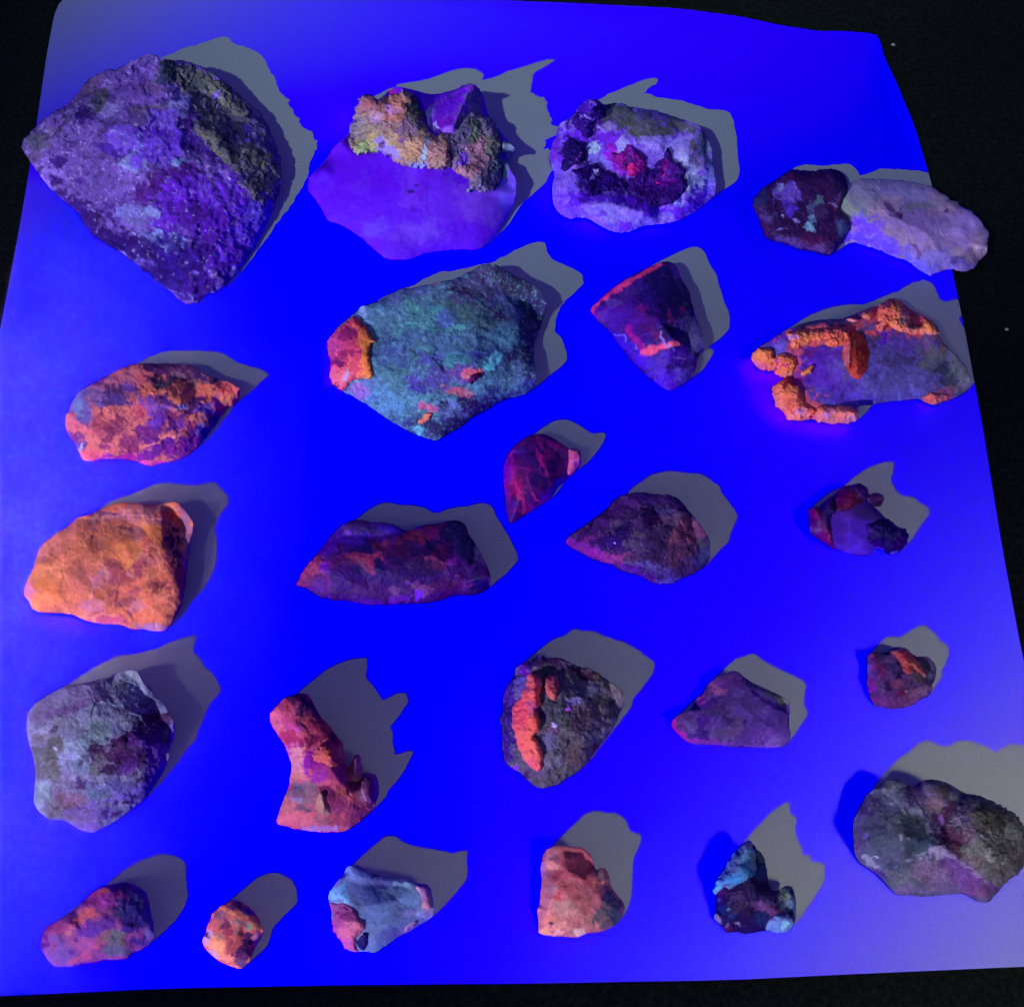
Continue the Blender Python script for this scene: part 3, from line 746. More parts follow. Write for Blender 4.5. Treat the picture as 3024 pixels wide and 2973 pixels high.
 E=10, H=[(400,700,18),(600,600,23),(850,520,24),(1100,450,21),(1250,400,19),(1400,480,16),(1400,650,20),(1150,680,30),(850,750,32),(600,800,29),(400,900,24),(600,1050,24),(850,1000,31),(1150,950,29),(1400,900,18),(1400,1080,12),(1150,1150,18),(900,1180,19),(700,1250,12),(900,1350,8),(450,1120,13),(1540,560,8)],
 amp=.95, chip=60, sm=10, warp=3.5, c=(62,90,132),
 B=[(500,620,190,90,-20,(76,108,160)),(620,700,190,100,0,(70,100,140)),(850,450,130,50,-10,(92,122,160)),(780,460,60,40,0,(85,95,160)),(640,480,110,30,-25,(72,75,140)),(730,560,70,60,0,(78,130,145)),(650,600,50,40,0,(90,130,170)),(880,600,80,45,0,(75,140,165)),(860,660,55,60,0,(75,165,155)),(980,700,70,40,0,(80,155,155)),(800,690,160,70,0,(78,130,155)),(1000,560,110,60,0,(72,100,115)),(1140,600,120,60,10,(74,102,112)),(950,640,60,50,0,(85,105,185)),(650,850,170,80,0,(58,72,138)),(900,830,220,90,0,(70,98,150)),(780,880,70,60,0,(62,95,125)),(850,920,80,50,0,(72,72,165)),(1020,930,80,50,0,(66,120,150)),(1200,880,120,40,0,(48,52,135)),(600,950,140,80,0,(60,78,135)),(600,1050,110,70,0,(62,95,125)),(760,1090,70,50,0,(52,30,145)),(900,1050,140,70,0,(70,55,140)),(1050,1020,90,60,0,(95,60,150)),(450,1120,120,80,30,(82,95,165)),(350,1120,60,60,0,(130,85,175)),(560,1200,140,80,25,(75,115,165)),(760,1180,90,40,0,(80,125,165)),(380,590,60,50,0,(112,130,190)),
  (1180,420,190,110,0,(70,62,115)),(1250,320,150,60,15,(52,40,88)),(1400,420,150,60,30,(58,52,90)),(1300,560,120,60,0,(62,48,100)),(1260,580,60,30,0,(75,25,85)),(1080,460,90,20,10,(42,24,72)),(1400,560,120,130,0,(72,80,140)),(1560,560,60,110,-20,(38,28,88)),(1480,700,50,120,0,(36,38,95)),(1350,760,110,80,0,(70,110,145)),(1400,900,110,90,0,(62,85,130)),(1270,930,70,35,-30,(95,170,205)),(1240,970,24,24,0,(95,190,235)),(1200,640,130,70,0,(68,92,115)),(1460,1000,80,90,0,(58,72,125)),(1520,1080,50,60,0,(45,42,125)),(1200,1120,160,80,-15,(72,105,150)),(960,1200,100,30,0,(90,125,175)),(1330,1190,110,30,-25,(42,30,110)),(1130,1260,160,50,-28,(40,15,95)),(1000,1330,110,60,-25,(48,28,100)),(860,1400,130,50,10,(52,52,105)),(700,1360,90,40,25,(45,40,110)),(760,1380,24,40,0,(85,150,185)),(930,1220,40,40,0,(32,8,82)),(1090,1200,60,40,0,(35,10,80)),(980,1250,90,50,0,(85,90,160)),
  (850,400,60,14,-8,(215,95,115)),(1100,1020,50,30,0,(200,75,105)),(1180,1000,36,16,-20,(200,80,110)),(1030,1130,80,24,15,(170,75,110)),(820,1230,60,30,0,(165,80,135)),(1060,700,20,14,0,(90,165,170)),(1260,1120,30,30,0,(40,45,110)),(1430,430,130,80,30,(44,38,78)),(1520,650,70,130,0,(34,30,80)),(1500,900,50,120,0,(40,38,90)),(1140,1290,200,45,-28,(34,16,84)),(900,1395,150,40,20,(40,36,88)),(1330,620,40,40,0,(44,24,80)),(1400,880,46,40,0,(34,26,84))],
 S=[((86,150,150),13,.30,.55),((44,36,88),26,.22,.6),((48,55,110),16,.26,.55),((25,18,75),8,.14,.85),((110,140,185),9,.12,.7)],
 parts=[
  dict(name='orange_calcite_block', t=3.5, roll=26, amp=.5, chip=70, warp=4, mat='calcite', c=(165,45,95),
   outline=[(152,850),(165,770),(230,700),(290,650),(340,625),(400,690),(440,740),(485,800),(440,820),(430,900),(455,990),(450,1045),(380,1040),(310,1060),(270,1130),(210,1100),(165,1050),(180,930)],
   B=[(420,860,50,230,-4,(228,100,62)),(400,720,60,60,40,(215,85,70)),(410,1020,70,40,0,(232,100,68)),(250,820,90,120,0,(150,38,98)),(300,730,80,30,-20,(105,15,92)),(240,930,60,36,0,(85,10,85)),(300,870,80,20,0,(120,22,85)),(320,960,60,80,0,(175,55,95)),(230,1050,70,50,0,(215,80,120)),(280,1020,26,36,40,(150,110,190)),(210,1085,22,16,0,(60,15,80)),(340,660,60,30,0,(190,55,85)),(180,1030,30,50,0,(220,70,130)),(190,820,40,80,0,(150,40,125))],
   S=[((195,70,90),26,.2,.5),((95,15,90),10,.1,.8)],
   L=[([(205,760),(208,880)],5,(200,80,120),.6),([(298,880),(296,1010)],5,(215,90,120),.6)]),
  dict(name='orange_patch', t=1.5, roll=14, amp=.6, chip=30, warp=5, mat='calcite', c=(232,95,105),
   outline=[(755,1335),(790,1290),(840,1265),(865,1285),(840,1325),(780,1355)], S=[((180,70,120),14,.2,.5)]),
  dict(name='garnet_grain', t=2, roll=14, amp=.8, chip=20, warp=4, mat='dark', c=(52,2,62),
   outline=[(1090,1070),(1110,1030),(1150,1000),(1180,1000),(1185,1030),(1150,1060),(1120,1085)], B=[(1125,1055,18,10,-20,(105,10,90))])]),
# 6 dark red pyramid
dict(name='dark_red_pyramid', label='dark wedge shaped stone with glowing red edges, pointing left in the upper middle', seed=66, k=0.9, ke=1.1, o=(1700, 660), s=.2889, mat='dark',
 outline=[(140,890),(200,820),(300,730),(400,640),(520,560),(640,500),(760,440),(880,395),(950,380),(1010,420),(1060,500),(1090,590),(1160,680),(1180,800),(1230,960),(1290,1100),(1315,1290),(1260,1340),(1230,1480),(1190,1590),(1120,1640),(1010,1700),(950,1720),(850,1660),(720,1560),(620,1460),(520,1350),(420,1220),(360,1130),(270,1040),(190,960)],
 E=9, H=[(960,470,14),(1080,720,15),(750,650,14),(500,800,10),(330,880,5),(850,1000,21),(1000,1180,20),(700,1230,13),(500,1080,8),(1150,1150,10),(950,1400,11),(1100,1500,7),(1200,1300,6),(700,1450,5)],
 amp=.6, chip=120, sm=4, warp=2.5, c=(40,5,112),
 B=[(900,600,260,150,-10,(12,2,70)),(1050,750,150,160,0,(8,2,62)),(700,750,200,110,-20,(26,4,96)),(450,800,170,90,-30,(50,6,112)),(300,930,130,60,-20,(82,5,140)),(500,970,180,90,0,(56,5,145)),(700,900,130,80,0,(62,5,112)),(700,870,60,40,0,(95,10,112)),(650,1080,150,90,0,(62,5,128)),(720,1050,90,60,0,(52,4,100)),(950,900,160,90,0,(18,2,70)),(970,1010,50,80,0,(88,18,92)),(950,1080,90,120,20,(12,2,70)),(1100,890,24,40,0,(92,12,80)),(850,1150,120,70,20,(80,5,88)),(1190,1050,120,190,-10,(48,38,92)),(1230,1300,80,130,0,(48,38,98)),(700,1400,160,90,40,(58,10,175)),(480,1230,120,60,45,(48,10,165)),(1000,1380,160,80,0,(62,20,150)),(1050,1550,110,90,0,(72,48,165)),(900,1580,130,90,30,(62,5,170)),(870,1620,40,60,0,(60,15,190)),(1160,1480,50,110,0,(38,16,95))],
 S=[((20,2,80),40,.28,.6),((92,14,120),26,.16,.5)],
 L=[([(160,890),(260,790),(350,710),(450,670)],44,(172,36,112),.9),([(450,640),(540,580),(700,500),(860,420)],28,(178,42,110),.9),([(530,1080),(600,1200),(700,1290),(820,1280)],46,(135,5,125),.8),([(700,1300),(850,1270),(1010,1230)],46,(210,62,115),.95),([(930,1250),(1030,1240)],30,(225,90,110),.9),([(855,1105),(870,1160),(900,1200),(950,1270),(1000,1310)],17,(118,92,200),.95),([(390,1125),(440,1145),(490,1150),(505,1210)],10,(98,75,235),.9),([(610,1240),(615,1290)],8,(120,90,230),.9),([(1000,1380),(1130,1400)],14,(105,75,190),.7)]),
# 7 orange crusted, right
dict(name='orange_crusted_rock', label='grey violet rock edged with lumpy bright orange crust, by the right paper edge', seed=77, k=1, ke=1, o=(2180, 800), s=.4130, body='matrix', mat='rough',
 outline=[(95,600),(130,560),(200,510),(280,460),(350,420),(480,370),(620,345),(740,345),(850,300),(940,262),(1000,250),(1060,210),(1110,190),(1160,220),(1220,270),(1300,310),(1380,350),(1430,400),(1440,470),(1480,530),(1560,610),(1640,690),(1665,800),(1650,850),(1590,900),(1500,930),(1400,965),(1340,945),(1290,920),(1200,925),(1080,940),(1000,955),(850,960),(860,1040),(840,1085),(700,1085),(600,1090),(540,1060),(430,1080),(360,1060),(290,980),(235,890),(260,810),(340,765),(280,745),(250,700),(160,715),(110,680)],
 E=9, H=[(200,610,7),(330,700,8),(400,520,12),(600,450,14),(900,400,16),(1100,300,15),(1300,400,12),(1500,650,9),(1550,800,7),(1350,650,12),(1100,600,15),(850,550,17),(850,700,16),(600,600,12),(550,750,10),(700,850,9),(1000,850,10),(1200,800,10),(350,900,8),(500,980,6),(700,1020,6),(1400,900,6)],
 amp=.7, chip=80, sm=12, warp=3, c=(72,58,132),
 B=[(600,600,200,110,0,(68,20,150)),(620,750,200,130,0,(75,28,165)),(700,900,260,60,0,(74,48,170)),(850,750,200,150,0,(72,45,150)),(1100,700,260,160,0,(74,62,140)),(1250,800,220,110,0,(72,65,138)),(1150,500,180,90,0,(78,52,150)),(1000,480,60,60,0,(70,10,155)),(880,430,110,60,30,(62,52,90)),(620,370,230,40,-8,(50,30,88)),(500,400,140,30,-15,(46,40,100)),(300,480,110,50,-25,(68,20,180)),(330,540,80,50,-20,(85,65,180)),(1420,560,100,130,20,(76,78,92)),(1560,700,110,100,30,(72,76,90)),(1530,800,60,60,0,(42,48,72)),(1470,690,50,40,0,(40,46,75)),(1600,840,70,60,0,(88,80,100)),(1170,640,130,40,0,(58,45,102)),(1460,880,80,50,-10,(110,55,92)),(620,655,14,14,0,(42,5,110)),(480,600,60,50,0,(85,22,125)),(620,450,330,55,-6,(170,66,88)),(950,330,120,50,-20,(150,58,92)),(300,720,120,70,0,(190,76,85)),(420,760,50,110,0,(160,60,95)),(400,930,150,110,0,(175,70,92)),(560,1010,120,50,0,(180,72,95)),(1180,330,230,110,20,(165,66,90)),(400,590,60,70,0,(150,60,105)),(430,780,50,60,0,(100,30,130)),(1340,500,100,60,0,(82,65,130))],
 S=[((92,80,150),16,.22,.4),((56,30,110),26,.25,.4)],
 parts=[
  dict(name='orange_crust', t=4, roll=20, amp=2.2, chip=25, warp=7, mat='calcite', c=(226,88,82),
   outline=[(98,600),(130,560),(190,550),(245,565),(255,620),(300,590),(360,600),(405,625),(400,690),(380,750),(320,765),(275,745),(250,700),(160,710),(110,670)],
   B=[(180,600,90,60,0,(238,95,82)),(330,660,60,70,0,(220,92,75)),(270,650,16,50,0,(130,50,120)),(360,610,50,16,0,(150,55,90)),(330,670,24,26,0,(140,30,110)),(150,690,60,24,10,(230,80,130)),(310,750,60,20,0,(235,95,120))], S=[((245,115,80),22,.25,.5)]),
  dict(name='orange_crust', t=4, roll=18, amp=2.2, chip=22, warp=7, mat='calcite', c=(205,84,84),
   outline=[(340,440),(430,415),(520,430),(600,420),(700,400),(790,420),(800,470),(760,520),(700,545),(640,540),(590,530),(540,510),(470,540),(400,570),(380,510)],
   B=[(480,470,80,40,0,(228,95,80)),(580,480,70,40,0,(210,85,78)),(700,460,80,50,0,(185,72,85)),(640,430,50,20,0,(150,45,80)),(380,470,40,30,0,(150,90,180)),(600,520,40,16,0,(130,45,95)),(750,430,40,20,0,(130,40,80))], S=[((235,110,85),18,.3,.5),((130,45,85),16,.25,.6)]),
  dict(name='orange_crust', t=5, roll=20, amp=2.2, chip=27, warp=7, mat='calcite', c=(220,88,85),
   outline=[(1000,270),(1060,215),(1110,192),(1160,225),(1200,280),(1235,330),(1240,380),(1300,390),(1310,330),(1380,350),(1425,410),(1435,460),(1330,450),(1230,460),(1140,430),(1070,390),(1050,420),(1010,430),(985,400),(1010,350),(990,310)],
   B=[(1100,240,50,22,10,(110,40,75)),(1150,340,80,60,0,(232,98,84)),(1200,320,40,50,0,(185,90,135)),(1190,360,30,30,0,(120,80,110)),(1350,400,80,50,0,(245,98,82)),(1260,350,30,60,0,(85,60,80)),(1050,300,50,60,0,(205,75,90)),(1020,400,30,30,0,(200,80,110)),(1250,430,150,20,8,(225,95,120))], S=[((240,115,95),20,.25,.5),((150,55,90),16,.2,.6)]),
  dict(name='orange_crust', t=4, roll=26, amp=2.2, chip=33, warp=7, mat='calcite', c=(205,82,90),
   outline=[(235,880),(260,810),(330,770),(390,790),(440,830),(460,900),(470,960),(530,970),(560,1010),(530,1050),(430,1078),(360,1058),(290,980)],
   B=[(330,860,80,60,20,(215,88,82)),(380,960,60,60,0,(190,80,90)),(430,1030,90,40,0,(220,92,120)),(400,800,50,18,30,(90,35,70)),(460,1010,40,30,0,(170,90,165)),(380,970,20,40,0,(160,60,80)),(300,930,50,50,0,(225,90,105))], S=[((235,115,95),22,.25,.5)]),
  dict(name='orange_crust', t=4.5, roll=26, amp=1.1, chip=50, warp=5, mat='calcite', c=(222,92,118),
   outline=[(545,1050),(560,990),(600,955),(640,980),(700,965),(790,960),(840,980),(860,1020),(845,1080),(760,1088),(640,1092),(580,1085)],
   B=[(640,1010,40,30,0,(120,80,190)),(760,1010,110,40,0,(225,92,115)),(590,980,30,30,0,(200,85,95)),(820,1060,40,30,0,(230,110,150))], S=[((240,115,110),22,.25,.5)]),
  dict(name='orange_crust', t=3, roll=14, amp=1.2, chip=24, warp=4, mat='calcite', c=(212,88,88),
   outline=[(875,320),(910,285),(960,285),(975,320),(950,355),(905,355)], B=[(915,345,30,12,0,(130,60,120))]),
  dict(name='orange_crust', t=3, roll=12, amp=1.0, chip=24, warp=3, mat='calcite', c=(215,90,130),
   outline=[(770,345),(800,330),(850,340),(870,355),(840,372),(790,365)]),
  dict(name='orange_crust', t=3, roll=14, amp=.8, chip=24, warp=4, mat='calcite', c=(222,95,85),
   outline=[(445,710),(490,690),(530,672),(550,685),(520,725),(480,755),(445,760)]),
  dict(name='orange_crust', t=2.5, roll=20, amp=.8, chip=24, warp=6, mat='calcite', c=(180,70,92),
   outline=[(1300,925),(1340,880),(1400,865),(1480,880),(1540,900),(1480,930),(1390,962),(1340,945)], B=[(1480,890,70,30,0,(120,62,95)),(1370,920,50,30,0,(215,85,90))]),
  dict(name='calcite_blade', t=6.5, ridge=[(800,500),(790,690)], amp=.3, chip=60, warp=3, mat='calcite', c=(158,48,52),
   outline=[(735,600),(745,540),(790,450),(830,420),(880,450),(930,520),(955,590),(940,680),(910,740),(860,790),(810,760),(770,700)],
   B=[(870,600,75,140,0,(146,38,38)),(850,500,60,50,0,(165,58,60)),(770,590,24,110,5,(165,72,110)),(840,730,60,50,0,(170,55,65)),(880,700,30,60,0,(125,28,40))],
   S=[((175,65,60),20,.2,.4)])]),
# 8 left, pink patched
dict(name='salmon_patched_rock', label='elongated rock blotched salmon pink and purple, beyond the big orange rock', seed=88, k=0.8, ke=0.8, o=(150, 1000), s=.3614, mat='calcite',
 outline=[(115,640),(150,590),(170,520),(230,430),(300,390),(400,330),(500,280),(620,220),(720,200),(860,205),(1000,205),(1120,215),(1200,255),(1300,310),(1400,340),(1500,370),(1555,410),(1540,490),(1500,540),(1430,575),(1400,620),(1350,700),(1290,780),(1240,850),(1190,900),(1110,965),(1020,1000),(920,1015),(840,1045),(760,1040),(700,1000),(600,985),(450,980),(330,1000),(265,1000),(220,900),(150,800),(120,740)],
 E=8, H=[(250,520,10),(300,680,12),(500,400,15),(750,300,15),(1000,300,11),(750,480,20),(500,600,18),(1000,470,19),(1300,430,14),(1480,450,10),(1200,560,16),(900,640,20),(650,750,16),(400,800,12),(1050,800,12),(850,880,10),(600,900,9),(300,920,5),(1250,720,8),(1150,340,9)],
 amp=1.0, chip=48, sm=8, warp=4, c=(172,78,105),
 B=[(300,420,160,60,-30,(135,65,135)),(400,480,180,70,-10,(95,62,150)),(250,580,90,110,-20,(86,62,160)),(220,560,40,60,0,(90,90,170)),(540,440,80,60,0,(62,28,100)),(520,510,110,40,0,(70,40,125)),(650,370,80,60,20,(92,48,160)),(600,310,70,60,0,(165,75,125)),(760,320,70,40,35,(196,78,112)),(840,440,60,70,0,(224,92,86)),(900,240,220,50,5,(42,8,85)),(1100,280,180,60,15,(62,25,82)),(1020,310,60,40,0,(105,60,110)),(1250,310,130,24,25,(42,16,90)),(900,370,80,30,10,(55,42,88)),(1100,370,160,30,5,(90,58,88)),(1060,440,110,60,5,(200,88,92)),(1030,500,90,40,0,(214,94,90)),(1110,430,50,28,0,(165,62,112)),(1280,430,80,60,0,(218,88,92)),(1470,430,90,60,10,(205,68,92)),(1430,510,70,50,0,(222,96,84)),(1340,500,40,70,0,(150,70,150)),(1250,480,34,24,0,(150,48,95)),(920,500,80,40,30,(68,24,105)),(1150,560,80,60,-10,(62,10,95)),(1060,560,40,26,0,(120,90,190)),(1250,590,80,50,20,(105,58,165)),(1190,640,50,26,-20,(215,100,110)),(1010,600,70,26,30,(205,88,120)),(860,570,130,60,20,(115,60,180)),(980,640,100,40,10,(125,38,110)),(1130,700,60,50,0,(165,55,120)),(840,740,130,90,0,(82,5,118)),(990,700,60,60,0,(62,2,108)),(870,670,50,60,0,(85,35,175)),(1060,700,40,60,0,(110,45,165)),(1180,780,60,60,0,(75,2,120)),(1210,740,30,90,20,(100,85,180)),(930,870,140,50,-10,(70,2,135)),(1100,880,160,60,-20,(100,10,130)),(800,960,100,50,0,(88,2,140)),(720,570,60,70,0,(165,52,98)),(400,700,90,60,0,(128,45,85)),(560,680,70,70,0,(112,35,90)),(470,780,90,60,-20,(105,30,88)),(380,760,60,40,0,(160,62,105)),(650,860,80,60,20,(110,28,100)),(430,890,50,20,0,(115,30,100)),(200,810,70,60,20,(85,20,115)),(240,870,40,40,0,(72,38,130)),(250,880,10,20,0,(150,120,210)),(600,970,110,22,0,(130,10,130)),(450,960,60,20,0,(110,5,150)),(350,950,110,40,0,(190,66,115)),(820,1020,110,24,0,(190,55,145)),(230,720,90,40,40,(180,75,120)),(160,650,40,60,0,(182,78,120)),(765,382,12,12,0,(40,10,60)),(400,350,70,24,-20,(80,20,110)),(1280,780,60,60,-30,(52,6,120)),(1340,690,50,50,-30,(48,8,110))],
 S=[((205,92,105),20,.25,.45),((90,24,110),15,.25,.6)],
 L=[([(760,870),(880,845),(940,800),(1020,795)],9,(215,100,120),.9),([(700,560),(830,640),(780,650)],8,(190,85,120),.6),([(900,470),(980,540),(1060,590)],14,(48,14,98),.8)]),
# 9 small red stone
dict(name='small_red_stone', label='small deep red streaked stone with a pink chip on its right side', seed=99, web=(330,(125,12,105),.5), k=0.85, ke=0.9, o=(1450, 1200), s=.2065, body='red_body', mat='dark',
 outline=[(260,1680),(220,1560),(195,1400),(190,1200),(165,1030),(180,820),(240,670),(330,560),(450,470),(560,410),(680,385),(780,400),(900,450),(1000,530),(1110,600),(1190,605),(1280,640),(1290,760),(1265,880),(1180,960),(1070,1060),(960,1160),(900,1250),(850,1330),(750,1400),(640,1470),(520,1540),(430,1600),(340,1660)],
 E=8, H=[(300,900,9),(500,650,13),(750,520,13),(950,650,11),(1200,750,6),(750,850,15),(550,1050,14),(400,1300,9),(650,1250,9),(900,1050,8),(350,1500,5)],
 amp=.5, chip=130, sm=4, warp=1.6, c=(62,2,92),
 B=[(650,750,220,200,0,(36,2,88)),(450,620,160,120,0,(42,2,96)),(700,950,220,150,0,(40,2,90)),(450,1000,120,200,0,(72,2,88)),(250,900,80,220,0,(98,8,140)),(230,1250,60,220,0,(92,10,130)),(280,1500,90,130,0,(60,5,125)),(550,1330,110,80,30,(48,2,90)),(350,1150,90,110,0,(120,5,85)),(850,800,130,150,0,(48,2,88)),(1030,700,80,90,0,(45,4,80)),(950,560,110,60,30,(92,2,100)),(1000,1080,180,60,-40,(50,5,165),.6),(850,1250,150,70,-40,(58,5,165),.6),(700,1450,200,60,-30,(98,5,135),.6),(1180,950,100,60,-40,(75,10,180),.6),(620,400,200,30,-5,(85,5,125),.6)],
 S=[((30,2,85),90,.3,.5),((95,8,95),70,.25,.5)],
 L=[([(640,640),(700,740),(770,850),(800,1000)],26,(135,15,110),.85),([(690,470),(700,620)],22,(98,5,110),.6),([(820,480),(815,680)],22,(110,5,105),.6),([(930,600),(900,760)],20,(108,10,108),.6),([(300,700),(310,900),(290,1100)],34,(130,10,120),.7),([(340,1080),(400,1200),(380,1290),(470,1350),(460,1530)],34,(150,25,105),.9),([(580,1250),(640,1340),(680,1360)],24,(140,20,110),.9),([(490,1240),(450,1320)],24,(135,20,105),.8),([(550,560),(560,640)],18,(100,5,105),.6),([(830,1100),(880,1100)],20,(120,25,110),.7)],
 parts=[dict(name='pink_chip', t=3.5, roll=30, fill=4, amp=.4, chip=70, warp=2, mat='calcite', c=(158,56,142),
   outline=[(1105,640),(1120,610),(1190,600),(1270,630),(1290,700),(1275,850),(1220,920),(1100,990),(1085,900),(1110,800)],
   B=[(1180,640,80,50,0,(165,68,122)),(1160,720,40,50,0,(140,45,120)),(1230,880,80,60,-40,(120,30,170))])]),
# 10 big orange rock
dict(name='orange_calcite_rock', label='large solid orange rock with fine pale cracks, at the left edge of the paper', seed=110, web=(150,(215,115,120),.5), k=0.72, ke=0.85, o=(40, 1400), s=.3356, mat='calcite',
 outline=[(90,1070),(90,1000),(130,920),(175,830),(190,740),(240,630),(350,530),(470,460),(560,380),(680,350),(740,320),(830,280),(930,248),(1020,246),(1130,262),(1270,270),(1350,245),(1430,238),(1490,290),(1550,360),(1585,450),(1570,580),(1540,740),(1520,900),(1500,1050),(1480,1150),(1440,1230),(1400,1310),(1340,1385),(1240,1388),(1150,1368),(1040,1372),(960,1330),(800,1325),(640,1295),(540,1240),(400,1225),(240,1220),(165,1195),(140,1120)],
 E=9, H=[(280,750,16),(550,520,19),(700,400,15),(950,380,14),(1300,440,19),(1380,320,12),(1200,520,21),(1320,650,19),(950,600,24),(700,700,25),(450,850,22),(250,1000,16),(600,1000,21),(850,820,23),(980,850,20),(1100,900,20),(1400,880,17),(1420,1050,14),(1150,1100,15),(800,1150,13),(400,1120,12),(1300,1250,8),(1000,1290,6),(1450,600,9),(1500,450,8)],
 amp=.75, chip=90, sm=7, warp=2.5, c=(178,82,84),
 B=[(500,480,150,60,-30,(176,83,95)),(400,620,140,80,-20,(172,83,95)),(280,740,100,50,-25,(145,67,87)),(620,620,110,70,-20,(160,74,73)),(250,900,110,110,0,(188,94,77)),(280,1000,110,90,0,(193,91,74)),(300,1140,190,70,0,(212,99,89)),(900,520,180,70,0,(176,83,81)),(900,680,170,90,10,(177,85,79)),(1050,620,120,50,0,(204,98,79)),(1220,520,110,90,-20,(204,99,79)),(1020,740,130,70,-45,(204,96,82)),(1000,720,40,40,0,(185,86,82)),(1180,640,60,60,0,(172,66,89)),(560,800,140,110,0,(172,82,82)),(650,900,120,110,0,(168,75,90)),(350,860,110,90,0,(182,90,85)),
  (1000,290,170,40,2,(204,80,81)),(950,310,60,24,0,(164,58,89)),(850,350,150,22,3,(92,40,105)),(900,400,200,36,0,(157,81,119)),(950,430,110,36,5,(204,91,93)),(1150,330,200,70,5,(154,78,117)),(1380,360,110,60,10,(204,70,77)),(1420,400,60,50,20,(176,58,73)),(1330,300,80,30,0,(165,76,117)),(1300,390,80,40,20,(170,76,117)),(1430,480,60,60,0,(170,71,112)),(1000,475,100,16,8,(128,62,85)),(1090,520,45,60,0,(167,85,112)),(1530,450,60,160,-5,(130,70,132)),(1400,550,60,90,-25,(40,10,70)),(1430,680,40,110,-15,(36,10,75)),(1540,700,30,180,5,(125,74,142)),  # near-black and dull violet blobs at right paint that side's shade
  (880,820,80,50,0,(144,56,87)),(950,900,90,60,0,(148,56,85)),(1120,840,60,90,0,(142,53,90)),(880,1060,60,60,0,(137,53,87)),(760,1070,80,40,0,(160,72,77)),(1050,1030,80,50,-20,(160,64,97)),(1000,1120,90,30,-10,(137,54,89)),(1250,980,50,60,0,(129,46,79)),(1340,1010,40,70,0,(124,42,74)),(1350,740,80,50,0,(148,53,87)),(1400,860,80,90,0,(152,54,85)),(1350,1090,60,50,0,(142,56,87)),(760,980,50,30,0,(128,58,90)),(740,1230,90,40,0,(152,59,95)),(1080,1220,70,40,0,(144,59,105)),(570,870,40,60,0,(152,70,87)),(860,940,40,40,0,(152,62,105)),
  (1200,760,80,40,20,(192,90,117)),(1260,870,120,60,0,(196,88,89)),(1100,960,140,30,-20,(192,83,89)),(1250,1120,110,60,-20,(204,88,89)),(1200,1250,160,60,0,(204,88,89)),(800,880,70,50,0,(157,84,134)),(740,940,60,50,0,(160,79,122)),(740,1160,50,40,0,(170,84,129)),(640,1160,40,60,0,(167,83,132)),(1080,1160,60,50,0,(169,86,129)),(1020,880,40,20,45,(177,89,129)),(130,1040,50,80,0,(162,79,137)),(1240,1350,140,40,0,(141,81,159)),(850,1290,160,30,0,(160,54,109)),(700,470,60,16,0,(180,84,112))],
 S=[((205,105,95),28,.2,.4),((140,55,90),22,.22,.35)],
 L=[([(480,470),(510,560),(500,700),(540,850),(560,950)],7,(190,98,125),.6),([(700,560),(760,640),(770,760),(800,850),(840,980)],9,(205,105,130),.8),([(420,580),(430,720),(450,850),(490,960)],8,(190,95,120),.6),([(240,650),(350,600),(460,575)],6,(185,95,120),.6),([(660,880),(700,980),(690,1100),(640,1250)],9,(165,90,150),.7),([(1150,660),(1060,780),(980,840),(930,770),(840,790)],7,(228,125,95),.6),([(540,790),(520,960),(590,1100)],6,(190,92,110),.5),([(1290,720),(1320,850),(1340,930)],9,(205,90,80),.6),([(850,1100),(960,1040),(1080,980)],8,(195,85,95),.6),([(1180,960),(1200,1080),(1160,1200)],8,(195,85,95),.6)]),
# 11 dark maroon slab
dict(name='dark_maroon_slab', label='long dark maroon and indigo slab with a pointed left tip, centre of the paper', seed=121, strata=(5,.3), k=0.75, ke=1.2, o=(840, 1440), s=.3407, mat='dark',
 outline=[(85,860),(130,760),(200,660),(280,570),(350,480),(420,390),(490,320),(560,282),(660,280),(760,300),(880,300),(980,330),(1060,380),(1140,345),(1240,315),(1350,310),(1430,285),(1510,282),(1575,320),(1590,400),(1650,480),(1710,580),(1760,680),(1790,780),(1780,870),(1700,920),(1620,935),(1480,935),(1380,970),(1290,995),(1150,1005),(980,1010),(800,1022),(680,1015),(590,990),(480,980),(340,965),(230,905),(160,860)],
 E=7, H=[(300,700,9),(550,420,10),(850,420,10),(600,600,14),(860,520,15),(1150,450,16),(1480,400,13),(1650,620,9),(1150,620,18),(850,720,16),(1450,650,15),(500,780,11),(1100,820,12),(1550,820,8),(750,900,8),(1300,900,7),(280,830,5)],
 amp=.75, chip=100, sm=4, warp=3, c=(48,4,92),
